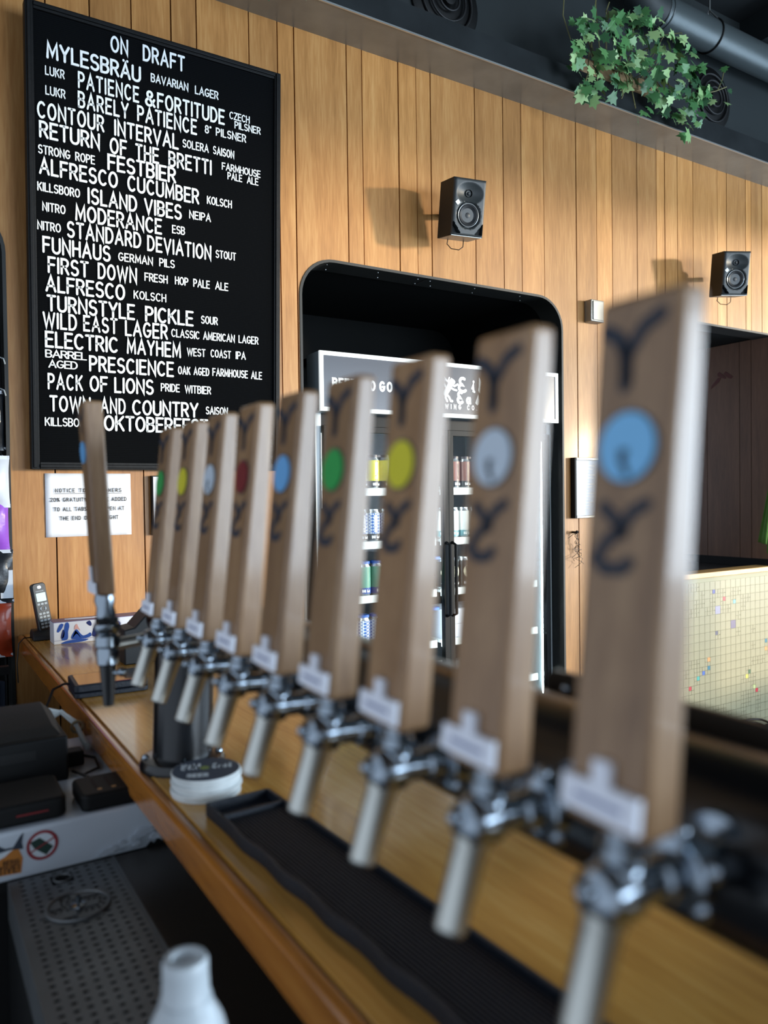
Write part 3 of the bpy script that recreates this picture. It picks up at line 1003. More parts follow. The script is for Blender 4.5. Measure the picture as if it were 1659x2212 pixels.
# ------------------------------------------------------------------ ceiling things: diffusers, duct, ivy
def diffuser(label, x, z, R):
    d = thing('round_diffuser', label, 'air vent', (x, WY, z), group='round black vents above the ledge')
    MB().rev((0, -0.001, 0), (0, -0.05, 0), [(0, R), (0.012, R), (0.02, R * 0.93)], 40).build('outer_flange', 'diffuser_black', d)
    for k, q in enumerate((0.74, 0.52, 0.3)):
        MB().torus((0, -0.03 - 0.008 * k, 0), R * q, 0.006, 'y', 36).build('ring', 'soft_black', d)
    MB().rev((0, -0.02, 0), (0, -0.06, 0), [(0, R * .2), (0.03, R * .17), (0.034, R * .05)], 24).build('hub', 'diffuser_black', d)
diffuser('round black vent high above the letter board end of the ledge', 2.23, 3.885, 0.195)
diffuser('round black vent half hidden behind the ivy', 4.235, 3.94, 0.19)

du = thing('ventilation_duct', 'round dark grey duct running under the ceiling at upper right', 'duct', (4.6, 2.86, 4.2))
Rd = 0.088
MB().cyl((-1.0, 0, 0), (0.12, 0, 0), Rd, n=40).build('duct_section', 'duct_grey', du)
MB().cyl((0.125, 0, 0), (3.0, 0, 0), Rd, n=40).build('duct_section', 'duct_grey', du)
MB().tube([(-1.0, 0, 0), (-1.09, 0, 0.01), (-1.17, 0, 0.05), (-1.22, 0, 0.12), (-1.23, 0, 0.22), (-1.23, 0, 0.3)], Rd * 1.01, 32).build('elbow', 'upper_wall_paint', du)
for x in (-1.0, -0.97):
    MB().torus((x, 0, 0), Rd + .001, 0.004, 'x', 36).build('seam_ring', 'duct_grey', du)
st = MB().torus((-0.55, 0, 0), Rd + .004, 0.005, 'x', 36).build('strap', 'matt_black', du)
MB().tube([(-0.55, 0, Rd), (-0.55, 0, Rd + 0.04), (-0.55, 0, 0.3)], 0.005, 6).tube([(-0.55, Rd * .7, Rd * .7), (-0.55, 0, Rd + 0.06), (-0.55, -Rd * .7, Rd * .7)], 0.006, 6).build('hanger', 'grey_metal', st)

def leaf_mesh(seed):
    random.seed(seed)
    tips = [(0, 1.0), (0.55, 0.62), (0.85, 0.0), (0.5, -0.35)]
    val = [(0.22, 0.6), (0.42, 0.25), (0.45, -0.12)]
    right = []
    for i in range(4):
        t = tips[i]
        right.append((t[0] * random.uniform(.85, 1.1), t[1] * random.uniform(.9, 1.1)))
        if i < 3:
            right.append(val[i])
    left = [(-x, y) for x, y in right[1:]]
    out = right + [(0.0, -0.28)] + left[::-1]
    bend = random.uniform(0.15, 0.5)
    f3 = lambda x, y: (x, y, -bend * x * x - 0.25 * bend * y * y + 0.1 * abs(x))
    vs = [f3(0, 0.1)] + [f3(*p) for p in out]
    n = len(out)
    fs = [(0, 1 + i, 1 + (i + 1) % n) for i in range(n)]
    mb = MB().add(vs, fs)
    o = mb.build('leaf', 'ivy_leaf')
    me = o.data
    bpy.data.objects.remove(o)
    return me
leaves = [leaf_mesh(s) for s in (1, 2, 3, 4)]
def ivy(label, loc, spots, stems):
    p = thing('ivy_plant', label, 'plant', loc)
    for (x, y, z, s) in spots:
        o = bpy.data.objects.new('leaf', random.choice(leaves))
        C.objects.link(o)
        o.parent = p
        o.location = (x - loc[0], y - loc[1], z - loc[2])
        o.scale = (s, s, s)
        nrm = Vector((random.gauss(-0.05, .45), -1 + random.gauss(0, .35), random.gauss(0.25, .5))).normalized()
        q = nrm.to_track_quat('Z', 'Y')
        o.rotation_euler = (q @ Matrix.Rotation(random.gauss(PI, .9), 3, 'Z').to_quaternion()).to_euler()
    sm = MB()
    for s in stems:
        sm.tube([(a - loc[0], b_ - loc[1], c - loc[2]) for a, b_, c in s], 0.003, 5)
    sm.build('stems', 'stem_brown', p)
    return p
random.seed(11)
spots = []
def edge_lo(x):      # lower outline of the foliage
    t = (x - 2.8) / 0.95
    return 3.48 + 0.02 * math.sin(x * 22) + (0.1 if 0.32 < t < 0.55 else 0)
while len(spots) < 285:
    x = random.uniform(2.74, 3.72)
    t = (x - 2.74) / 0.98
    top = 3.8 + 0.28 * min(1, t * 1.5) - max(0, t - .75) * 1.15
    lo = edge_lo(x) + random.random() * 0.03 + (0.08 if t < 0.06 else 0)
    z = random.uniform(lo, top)
    y = 2.76 - 0.13 * math.sin(PI * min(1, max(0, (z - 3.42) / 0.7))) + random.uniform(-.02, .05)
    if z < TOPZ + .14:
        y = min(y, 2.765 - random.random() * .05)
    spots.append((x, y, z, random.uniform(0.03, 0.056)))
for x, y, z, s in ((3.64, 2.7, 3.47, .06), (3.56, 2.71, 3.56, .05), (2.86, 2.72, 3.49, .055), (2.92, 2.71, 3.48, .05), (3.27, 2.7, 3.5, .05), (3.22, 2.69, 3.45, .045), (3.33, 2.7, 3.53, .045),
                   (3.8, 2.72, 3.75, .045), (3.87, 2.72, 3.72, .04), (3.95, 2.72, 3.85, .035), (3.98, 2.72, 3.93, .035), (4.0, 2.72, 3.74, .035), (4.03, 2.72, 3.82, .025), (3.75, 2.72, 3.7, .05), (3.7, 2.72, 3.65, .05)):
    spots.append((x, y, z, s))
stems = []
for k in range(26):
    x = random.uniform(2.85, 3.7)
    z1 = random.uniform(3.5, 4.0)
    stems.append([(3.25 + (x - 3.25) * .4, 2.84, 3.72), (3.25 + (x - 3.25) * .8, 2.76, max(z1, 3.75)), (x, 2.7, z1), (x + random.uniform(-.02, .02), 2.705, max(z1 - .05, 3.53))])
stems.append([(3.6, 2.76, 3.68), (3.75, 2.72, 3.72), (3.9, 2.72, 3.78), (4.0, 2.72, 3.83)])
stems.append([(3.92, 2.72, 3.79), (3.96, 2.72, 3.86), (3.98, 2.72, 3.92)])
stems.append([(2.8, 2.74, 3.75), (2.75, 2.74, 3.85), (2.76, 2.74, 3.95)])
iv = ivy('bushy green ivy spilling over the steel ledge at upper right', (3.25, 2.86, TOPZ + 0.118), spots, stems)
MB().box(-0.3, 0.3, -0.05, 0.1, -0.006, 0.1).build('planter_trough', 'basket_tan', iv, bevel=0.01)
for k in range(9):
    MB().box(-0.02, 0.025, -0.004, 0.004, -0.02, 0.02).build('wood_chip', 'basket_tan', iv).location = (-0.12 + 0.04 * k, -0.095 - 0.003 * (k % 2), 0.005 + 0.02 * (k % 3))
spots2 = [(1.19 + .03 * k + random.uniform(-.01, .01), 2.75, 3.46 + .03 * (k % 2) + .05 * (k // 4), random.uniform(.024, .036)) for k in range(8)]
spots2 += [(random.uniform(1.05, 1.4), 2.77 + random.uniform(-.03, .03), random.uniform(3.56, 3.8), random.uniform(.03, .045)) for k in range(40)]
iv2 = ivy('second ivy whose leaf tips just show above the letter board', (1.22, 2.86, TOPZ + 0.118), spots2, [[(1.22, 2.85, 3.7), (1.22, 2.76, 3.72), (1.21, 2.755, 3.6), (1.2, 2.755, 3.46)], [(1.22, 2.85, 3.7), (1.25, 2.765, 3.7), (1.26, 2.755, 3.47)]])
MB().box(-0.15, 0.15, -0.08, 0.1, -0.006, 0.11).build('planter_trough', 'basket_tan', iv2, bevel=0.01)

# ------------------------------------------------------------------ display cooler in the niche
fx, fy = 1.545, 3.0
fr = thing('display_cooler', 'two-door glass-front beverage cooler with lit sign standing in the niche', 'refrigerator', (2.25, 3.4, 0))
O = fr.location
def fp(mb, name, m_, parent=fr, **k):
    return mb.build(name, m_, parent, org=O, **k)
X0, X1 = 1.555, 2.975
sg = fp(MB().box(1.539, 2.95, 3.006, 3.13, 1.917, 2.178), 'sign_box', 'fridge_side', bevel=0.004)
fp(MB().box(1.545, 2.944, 3.003, 3.008, 1.923, 2.172), 'sign_panel', 'sign_face', sg)
for q in ((1.539, 1.557, 1.917, 2.178), (2.932, 2.95, 1.917, 2.178), (1.557, 2.932, 1.917, 1.935), (1.557, 2.932, 2.16, 2.178)):
    fp(MB().box(q[0], q[1], 2.998, 3.01, q[2], q[3]), 'sign_border', 'sign_border', sg)
tx_ = MB()
sp = lambda a, b_, d: (a, 3.0022 - d, b_)
text(tx_, 'BEER', 1.6, 1.722, 2.0225, 0.038, 0.0052, 0, sp)
text(tx_, 'TO', 1.758, 1.823, 2.0225, 0.038, 0.0052, 0, sp)
text(tx_, 'GO', 1.842, 1.915, 2.0225, 0.038, 0.0052, 0, sp)
text(tx_, 'BREWING CO.', 2.128, 2.408, 1.96, 0.02, 0.0024, 0, sp)
for st_ in G['e'][1]:
    ribbon(tx_, [(a_ * 1.3, b_) for a_, b_ in st_], .0072, .066, 0, lambda a, b_, d: sp(2.293 + a, 2.046 + b_, d))
    ribbon(tx_, [(a_ * 1.1, b_) for a_, b_ in st_], .0072, .054, 0, lambda a, b_, d: sp(2.286 + a, 1.99 + b_, d))
text(tx_, 'ild', 2.372, 2.5, 2.046, 0.062, 0.0062, 0, sp)
text(tx_, 'ast', 2.337, 2.48, 1.99, 0.052, 0.0062, 0, sp)
fp(tx_, 'sign_lettering', 'sign_print', sg, smooth=False)
li = MB()
for st, hw in (([(0.3, .35), (.45, .55), (.55, .75)], .16), ([(.55, .78), (.62, .86), (.7, .82)], .13), ([(.52, .72), (.75, .66), (.92, .74)], .055), ([(.5, .62), (.72, .52), (.86, .5)], .055), ([(.32, .35), (.3, .18), (.38, .04)], .07), ([(.3, .36), (.48, .2), (.56, .06), (.64, .05)], .065),
               ([(.26, .38), (.1, .28), (.02, .16), (.06, .12)], .035), ([(.3, .62), (.2, .78), (.26, .95), (.36, .86)], .06), ([(.42, .82), (.5, .98)], .05)):
    ribbon(li, [(a - .0, c) for a, c in st], hw * .12 * .75, .12, 0, lambda a, b_, d: (2.178 + a, 3.0021, 1.99 + b_))
fp(li, 'lion_emblem', 'sign_print', sg, smooth=False)
fp(MB().box(X0, X0 + .035, 3.1, 3.85, .12, 2.17).box(X1 - .035, X1, 3.1, 3.85, .12, 2.17).box(X0, X1, 3.8, 3.85, .12, 2.17).box(X0, X1, 3.1, 3.85, 2.13, 2.17).box(X0, X1, 3.1, 3.85, .12, .3), 'cabinet_shell', 'fridge_side')
fp(MB().box(X0 + .035, X1 - .035, 3.79, 3.8, .3, 2.13), 'inner_back', 'fridge_inside')
for q in ((X0, X0 + .03), (X1 - .03, X1)):
    fp(MB().box(q[0], q[1], 3.085, 3.1, .12, 1.917), 'front_stile', 'fridge_white')
fp(MB().box(X0 + .03, X1 - .03, 3.09, 3.1, 1.865, 1.917), 'header_rail', 'fridge_black')
fp(MB().box(X0 + .03, X1 - .03, 3.09, 3.1, .12, .32), 'kick_grille', 'fridge_black')
for a, c in ((1.588, 2.268), (2.272, 2.942)):
    d = fp(MB().box(a, a + .028, 3.06, 3.09, .33, 1.86).box(c - .028, c, 3.06, 3.09, .33, 1.86).box(a + .028, c - .028, 3.06, 3.09, 1.835, 1.86).box(a + .028, c - .028, 3.06, 3.09, .33, .37), 'door', 'fridge_black')
    fp(MB().box(a + .027, c - .027, 3.072, 3.078, .37, 1.836), 'glass_pane', 'glass', d)
    hx = c - .016 if a < 2 else a + .016
    fp(MB().tube([(hx, 3.06, .95), (hx, 3.03, .96), (hx, 3.03, 1.3), (hx, 3.06, 1.31)], .008, 8), 'door_handle', 'fridge_black', d)
fp(MB().box(2.262, 2.278, 3.1, 3.115, .4, 1.83).box(1.594, 1.604, 3.1, 3.115, .4, 1.83).box(2.926, 2.936, 3.1, 3.115, .4, 1.83), 'light_strip', 'tube_light')
shelf_z = [1.575, 1.322, 1.066, 0.81, 0.555]
for z in shelf_z:
    for a, c in ((1.6, 2.255), (2.285, 2.93)):
        s_ = fp(MB().box(a, c, 3.16, 3.75, z - .012, z), 'shelf', 'shelf_white')
        fp(MB().box(a, c, 3.152, 3.16, z - .03, z + .006), 'price_rail', 'shelf_white', s_)
m = mat('check_blue', '#2f6fc0', 0.35)
nt = m.node_tree
tc = nt.nodes.new('ShaderNodeTexCoord')
mp = nt.nodes.new('ShaderNodeMapping')
mp.inputs['Rotation'].default_value = (0, math.radians(45), 0)
ck = nt.nodes.new('ShaderNodeTexChecker')
ck.inputs['Scale'].default_value = 95
ck.inputs['Color1'].default_value = lin('#2a64b4')
ck.inputs['Color2'].default_value = lin('#dde8ee')
nt.links.new(tc.outputs['Object'], mp.inputs['Vector'])
nt.links.new(mp.outputs[0], ck.inputs['Vector'])
nt.links.new(ck.outputs[0], nt.nodes['Principled BSDF'].inputs['Base Color'])
for k, v in {'can_yellow': '#d8d23a', 'can_brown': '#7d5346', 'can_black': '#15181b', 'can_pale': '#d6dcda', 'can_teal': '#5c98a0', 'can_green': '#5f9a86', 'can_blue': '#1f4c96', 'carrier_blue': '#2c62b4', 'carrier_dark': '#2a1c20', 'can_cream': '#d8d8b8', 'can_gold': '#c9a24a', 'carrier_white': '#c9d2d2'}.items():
    mat(k, v, 0.35)
CR, CH = 0.0325, 0.158
def can_kind(body, band, word=None, wordmat='sign_print', emblem=None):
    me = {}
    a = MB().rev((0, 0, 0), (0, 0, 1), [(0, .024), (.006, .031), (.012, CR), (CH - .018, CR), (CH - .006, .026), (CH, .0265), (CH - .003, .024)], 20)
    me['shell'] = (a, 'can_metal')
    me['label_wrap'] = (MB().rev((0, 0, .04), (0, 0, 1), [(0, CR + .0005), (.1, CR + .0005)], 20), body)
    me['base_band'] = (MB().rev((0, 0, .012), (0, 0, 1), [(0, CR + .0004), (.029, CR + .0006)], 20), band)
    if word:
        t = MB()
        text(t, word, .05, .13, 0, .012, .0014, 0, lambda p, q, d: (.006 - q, -CR - .0008, p))
        me['lettering'] = (t, wordmat)
    t = MB()
    text(t, 'wild', -.02, -.002, .02, .012, .0011, 0, lambda p, q, d: (p, -CR - .0008 + p * p * 12, q))
    text(t, 'east', .004, .02, .02, .012, .0011, 0, lambda p, q, d: (p, -CR - .0008 + p * p * 12, q))
    me['script_mark'] = (t, 'sign_print')
    if emblem:
        me['emblem'] = (MB().prism([(.021 * math.cos(q), .085 + .03 * math.sin(q)) for q in [2 * PI * k / 20 for k in range(20)]], lambda p, q, d: (p, -CR - .001 + p * p * 14 - d, q), 0, .0004), emblem)
    out = []
    for k, (mb, m_) in me.items():
        o = mb.build(k, m_, smooth=True)
        out.append((k, o.data))
        bpy.data.objects.remove(o)
    return out
def can_row(parts, x0, n, z, label, group, dx=.069, carrier=None):
    for i in range(n):
        t = thing('beer_can', label, 'can', (x0 + dx * i, 3.2, z), (0, 0, random.uniform(-.25, .25)), group)
        for k, me in parts:
            o = bpy.data.objects.new(k, me)
            C.objects.link(o)
            o.parent = t
        if carrier and i % 2 == 0:
            q = thing('can_carrier', 'plastic %s clipped over cans on that shelf' % carrier[1], 'can carrier', (x0 + dx * (i + .5), 3.2, z + CH - .004), group=carrier[1])
            MB().rev((-dx / 2, 0, 0), (-dx / 2, 0, 1), [(0, .03), (.012, .03), (.014, .02)], 16).rev((dx / 2, 0, 0), (dx / 2, 0, 1), [(0, .03), (.012, .03), (.014, .02)], 16).box(-.02, .02, -.012, .012, .002, .012).build('carrier_clip', carrier[0], q)
random.seed(5)
can_row(can_kind('can_yellow', 'can_black', 'ALFRESCO'), 1.642, 9, 1.575, 'tall yellow beer can on the top shelf behind the left cooler door', 'yellow cans, left top shelf', carrier=('carrier_dark', 'dark can carriers of the left top shelf'))
can_row(can_kind('check_blue', 'can_black', 'MYLESBR\u00c4U'), 1.642, 9, 1.322, 'blue and white chequered can on the second shelf behind the left door', 'chequered cans, left second shelf')
can_row(can_kind('can_green', 'can_blue'), 1.655, 9, 1.066, 'green and blue can on the third shelf behind the left door', 'green cans, left third shelf', carrier=('carrier_blue', 'blue can carriers of the left third shelf'))
can_row(can_kind('check_blue', 'can_black'), 1.648, 9, 0.81, 'blue chequered can on the lowest visible left shelf', 'chequered cans, left low shelf', carrier=('carrier_blue', 'blue can carriers of the left low shelf'))
can_row(can_kind('can_brown', 'can_black', 'STANDARD', 'can_black'), 2.335, 9, 1.575, 'brown beer can on the top shelf behind the right cooler door', 'brown cans, right top shelf', carrier=('carrier_dark', 'dark can carriers of the right top shelf'))
can_row(can_kind('can_pale', 'can_teal'), 2.325, 9, 1.322, 'white and teal can on the second shelf behind the right door', 'white cans, right second shelf')
can_row(can_kind('can_black', 'can_black', None, 'sign_print', 'can_cream'), 2.322, 9, 1.066, 'black can with cream oval on the third shelf behind the right door', 'black cans, right third shelf')
for i in range(3):
    bx_ = thing('can_carton', 'white carton on the low shelf behind the right cooler door', 'carton', (2.4 + .2 * i, 3.28, 0.81), group='white cartons, right low shelf')
    MB().box(-.092, .092, -.1, .1, 0, .15).build('carton_body', 'box_white', bx_, bevel=.003)
    MB().box(-.092, .092, -.1005, -.1, .07, .073).build('lid_line', 'key_grey', bx_)
# ------------------------------------------------------------------ bar counter
BZ = 1.07
BX = 0.326
bar = thing('bar_counter', 'long varnished oak bar counter running back to the wall', 'bar counter', (0.65, 1.2, 0))
MB().box(BX + 0.02, 1.0, -1.2, 2.995, BZ - 0.045, BZ).build('counter_top', 'bar_oak', bar, bevel=0.002, org=bar.location)
MB().box(BX, BX + 0.02, -1.2, 2.995, BZ - 0.058, BZ).build('nosing', 'bar_edge_oak', bar, bevel=0.008, segs=4, org=bar.location)
MB().box(0.62, 0.66, -1.2, 2.99, 0, BZ - 0.045).build('front_panel', 'matt_black', bar, org=bar.location)

# ------------------------------------------------------------------ draft tower
PX, PZ, PR = 0.42, 1.33, 0.055
tw_ = thing('draft_tower', 'black pipe draft tower with a flanged post standing on the bar', 'beer tower', (0.41, 1.355, BZ))
T = tw_.location
MB().rev((0.41, 1.355, BZ), (0.41, 1.355, 2), [(0, .074), (.008, .074), (.016, .070), (.018, .062)], 40).build('base_flange', 'tower_black', tw_, org=T)
MB().cyl((0.41, 1.355, BZ + .015), (0.42, 1.355, PZ), 0.0515, n=40).build('post', 'tower_black', tw_, org=T)
for k in range(4):
    a = PI / 4 + k * PI / 2 + .5
    MB().ball((0.41 + .0635 * math.cos(a), 1.355 + .0635 * math.sin(a), BZ + .0165), .007, 10).build('bolt_cap', 'chrome', tw_, org=T)
MB().rev((PX, 1.42, PZ), (PX, -1, PZ), [(0, PR * .8), (.008, PR), (1.60, PR), (1.61, PR * .8)], 48).build('tap_pipe', 'tower_black', tw_, org=T)
MB().cyl((PX, -.12, BZ), (PX, -.12, PZ), 0.0515, n=32).build('post', 'tower_black', tw_, org=T)
pl = MB().prism(rrect(.28, .487, 1.33, 1.392, .012), FX, .462, .467).build('back_plate', 'shelf_steel', tw_, org=T)
MB().ball((.461, .463, 1.379), .004, 10).build('screw', 'chrome', pl, org=T)

# ------------------------------------------------------------------ beer taps
for k, v in {'badge_sky': '#7cc0ee', 'badge_grey': '#c9d6e2', 'badge_yellow': '#d8cf2f', 'badge_green': '#2ba24e', 'badge_maroon': '#7a2428', 'badge_blue': '#6fb0e6', 'burn_ink': '#232a38', 'tag_white': '#eef1fb', 'badge_rim': '#3f4346', 'tag_ink': '#8f96b4'}.items():
    mat(k, v, 0.6 if 'badge' not in k else 0.4)
LEAN = 0.112
HZ0, HZ1 = 1.377, 1.640
def hp(x, y, z):                       # handle space (thickness, width, height) leaning back
    return (0.284 + x + (z - 1.387) * LEAN, y, z)
tap_parts = {}
def keep(name, mb, m_, bevel=0, smooth=True):
    o = mb.build(name, m_, smooth=smooth)
    tap_parts[name] = (o.data, bevel)
    bpy.data.objects.remove(o)
ORG = (0.285, 0, 1.28)
def loc_(mb):
    mb.v = [(p[0] - ORG[0], p[1], p[2] - ORG[2]) for p in mb.v]
    return mb
hb = MB()
vs = []
for z, hw_, ex in ((HZ0, .0245, 0), (1.45, .0248, 0), (1.56, .0256, 0), (HZ1, .0262, 0)):
    dz = lambda y: (0.004 * (y / .0262) if z == HZ1 else 0)
    th = 0.027 - 0.008 * (z - HZ0) / (HZ1 - HZ0)
    vs += [hp(0, -hw_, z), hp(th, -hw_, z), hp(th, hw_, z), hp(0, hw_, z)]
fs = [(0, 3, 2, 1), (12, 13, 14, 15)]
for i in range(3):
    for k in range(4):
        fs.append((4 * i + k, 4 * i + (k + 1) % 4, 4 * i + 4 + (k + 1) % 4, 4 * i + 4 + k))
keep('handle', loc_(hb.add(vs, fs)), 'handle_wood', bevel=0.004)
face = lambda y, z, d: hp(-d, -y, z)   # y to the viewer's right is -Y
yl = MB()
for st in ([(-.48, .95), (-.2, .8), (-.02, .5)], [(.62, 1.05), (.3, .9), (.02, .5)], [(0, .55), (0, 0)], [(-.05, .6), (.02, .1)]):
    ribbon(yl, [(a, b_) for a, b_ in st], 0.0040, .031, .0006, lambda a, b_, d: face(a - .0045, 1.594 + b_, d))
keep('top_mark', loc_(yl), 'burn_ink', smooth=False)
yl = MB()
for st in ([(-.42, .95), (-.1, .7), (.06, .5)], [(.5, 1.0), (.2, .85), (.0, .5)], [(.02, .6), (-.32, .32), (-.5, .05), (-.3, -.12), (.1, -.1), (.22, .02)]):
    ribbon(yl, st, 0.0034, .029, .0006, lambda a, b_, d: face(a - .001, 1.506 + b_, d))
keep('lower_mark', loc_(yl), 'burn_ink', smooth=False)
disc = [(.0172 * math.cos(2 * PI * k / 28), 1.563 + .0172 * math.sin(2 * PI * k / 28)) for k in range(28)]
rim = [(.0186 * math.cos(2 * PI * k / 28), 1.563 + .0186 * math.sin(2 * PI * k / 28)) for k in range(28)]
keep('badge_rim', loc_(MB().prism(rim, face, -.001, .0008)), 'badge_rim', smooth=False)
keep('badge', loc_(MB().prism(disc, face, 0, .0018)), 'badge_sky', smooth=False)
keep('badge_mark', loc_(MB().prism([(-.004, 1.556), (.001, 1.548), (.004, 1.549), (.0, 1.556), (.002, 1.562), (-.004, 1.562)], face, .001, .0022)), 'burn_ink', smooth=False)
keep('name_tag', loc_(MB().prism([(-.024, 1.3845), (.0235, 1.383), (.0235, 1.399), (.0055, 1.3995), (.0055, 1.411), (-.005, 1.411), (-.005, 1.3995), (-.024, 1.3995)], lambda y, z, d: face(y, z, d), .001, .0045)), 'tag_white', smooth=False)
keep('tag_print', loc_(MB().prism([(-.015, 1.3905), (.015, 1.3897), (.015, 1.3925), (-.015, 1.3933)], lambda y, z, d: face(y, z, d), .0045, .0049)), 'tag_ink', smooth=False)
zc = 1.342
keep('ferrule', loc_(MB().rev((.297, 0, 1.360), (.2985, 0, 1.40), [(0, .008), (.002, .0115), (.008, .0115), (.009, .009), (.0155, .009), (.016, .0105), (.020, .0105)], 20)), 'chrome')
keep('faucet_body', loc_(MB().rev((.333, 0, zc), (.27, 0, zc + .004), [(0, .0125), (.012, .0125), (.014, .0105), (.03, .0105), (.034, .0145), (.05, .0155), (.056, .013), (.060, .006)], 24).ball((.295, 0, 1.352), .0135, 16)), 'chrome')
nut = MB().rev((.35, 0, zc), (.30, 0, zc), [(0, .015), (.001, .019), (.014, .019), (.016, .015)], 24)
for k in range(5):
    a = 2 * PI * k / 5 + .3
    nut.ball((.342, .0195 * math.cos(a), zc + .0195 * math.sin(a)), .006, 10)
keep('coupling_nut', loc_(nut), 'chrome')
keep('shank', loc_(MB().rev((.378, 0, zc - .001), (.34, 0, zc), [(0, .024), (.006, .023), (.008, .013), (.032, .013)], 24)), 'chrome')
keep('spout', loc_(MB().rev((.288, 0, 1.344), (.2655, 0, 1.282), [(0, .0085), (.004, .0125), (.010, .0125), (.013, .0108), (.062, .0098), (.064, .0082), (.060, .0078)], 24)), 'spout_steel')
keep('front_screw', loc_(MB().ball((.2715, 0, 1.350), .0052, 12)), 'chrome')
def make_tap(y, badge, label):
    t = thing('beer_tap', label, 'beer tap', (ORG[0], y, ORG[2]), group='row of beer taps on the draft tower')
    objs = {}
    for n, (me, bv) in tap_parts.items():
        if n == 'badge_mark' and badge not in ('badge_sky', 'badge_grey'):
            continue
        if n == 'badge':
            me = me.copy()
            me.materials.clear()
            me.materials.append(MATS[badge])
        o = bpy.data.objects.new(n, me)
        C.objects.link(o)
        o.parent = objs['handle'] if n in ('top_mark', 'lower_mark', 'badge_rim', 'badge', 'badge_mark', 'name_tag', 'tag_print') else t
        if bv:
            q = o.modifiers.new('bevel', 'BEVEL')
            q.width = bv
            q.segments = 3
            q.limit_method = 'ANGLE'
        objs[n] = o
    return t
names = [('badge_sky', 'nearest beer tap with a large sky-blue badge on its wooden handle'),
         ('badge_grey', 'beer tap with a silvery white badge, second from the camera'),
         ('badge_yellow', 'wooden beer tap handle with a bright yellow badge, third from the camera'),
         ('badge_green', 'wooden beer tap handle with a green badge, fourth from the camera'),
         ('badge_blue', 'wooden beer tap handle with a light blue badge, fifth from the camera'),
         ('badge_maroon', 'darker wooden beer tap handle with a maroon badge'),
         ('badge_grey', 'beer tap with a small white badge, between maroon and yellow ones'),
         ('badge_yellow', 'beer tap with a small yellow badge, far end of the row'),
         ('badge_green', 'beer tap with a small green badge, last of the row before the stout tap')]
for i, (bd, lb_) in enumerate(names):
    make_tap(0.261 + 0.1026 * i, bd, lb_)

# stout tap at the far end of the pipe
sx, sy = 0.250, 1.187
stp = thing('stout_tap', 'tall chrome stout tap with black nozzle at the far end of the row', 'beer tap', (sx, sy, 1.236))
def sp_(mb, name, m_, parent=stp, **k):
    return mb.build(name, m_, parent, org=stp.location, **k)
h0, h1 = 1.402, 1.684
def sh(x, y, z):
    return (sx - .004 + x - (z - h0) * .05, sy + y, z)
sv = [sh(-.0125, -.0235, h0), sh(.0125, -.0235, h0), sh(.0125, .0235, h0), sh(-.0125, .0235, h0), sh(-.0135, -.025, h1), sh(.0135, -.025, h1), sh(.0135, .025, h1 - .004), sh(-.0135, .025, h1 - .004)]
sha = sp_(MB().add(sv, [(0, 3, 2, 1), (4, 5, 6, 7), (0, 1, 5, 4), (1, 2, 6, 5), (2, 3, 7, 6), (3, 0, 4, 7)]), 'handle', 'handle_wood', bevel=.004, segs=3)
sf = lambda y, z, d: sh(-.0132 - d, -y, z)
sp_(MB().prism([(.016 * math.cos(2 * PI * k / 24), 1.61 + .016 * math.sin(2 * PI * k / 24)) for k in range(24)], sf, 0, .002), 'badge', 'badge_blue', sha, smooth=False)
yl = MB()
for st in ([(-.48, .95), (-.02, .5)], [(.62, 1.05), (.02, .5)], [(0, .55), (0, 0)]):
    ribbon(yl, st, .003, .03, .0006, lambda a, b_, d: sf(a, 1.64 + b_, d))
sp_(yl, 'top_mark', 'burn_ink', sha, smooth=False)
sp_(MB().prism([(-.024, 1.405), (.024, 1.405), (.024, 1.421), (.005, 1.422), (.005, 1.444), (-.005, 1.444), (-.005, 1.422), (-.024, 1.421)], sf, .001, .004), 'name_tag', 'tag_white', sha, smooth=False)
sp_(MB().rev((sx - .001, sy, 1.366), (sx - .004, sy, 1.41), [(0, .013), (.006, .0145), (.016, .0125), (.028, .015), (.038, .0125), (.042, .011)], 24), 'lever_collar', 'chrome')
sp_(MB().rev((sx, sy, 1.322), (sx, sy, 1.37), [(0, .014), (.004, .0185), (.018, .0185), (.022, .015), (.028, .019), (.036, .019), (.04, .014)], 24), 'faucet_body', 'chrome')
sp_(MB().rev((sx, sy, 1.3605), (sx, sy, 1.37), [(0, .0165), (.006, .0165)], 24), 'black_ring', 'matt_black')
sp_(MB().rev((sx, sy, 1.296), (sx, sy, 1.33), [(0, .0125), (.003, .0155), (.022, .0165), (.028, .0145)], 20), 'nozzle_collar', 'chrome')
sp_(MB().rev((sx, sy, 1.236), (sx, sy, 1.3), [(0, .0062), (.001, .0075), (.062, .0128)], 20), 'nozzle', 'tower_black')
sp_(MB().rev((.372, 1.2, 1.332), (sx, sy, 1.325), [(0, .013), (.05, .012), (.075, .009), (.12, .009)], 20), 'shank', 'spout_steel')
sp_(MB().ball((sx + .017, sy - .012, 1.286), .007, 12).cyl((sx + .002, sy - .004, 1.286), (sx + .02, sy - .015, 1.284), .004), 'side_screw', 'chrome')

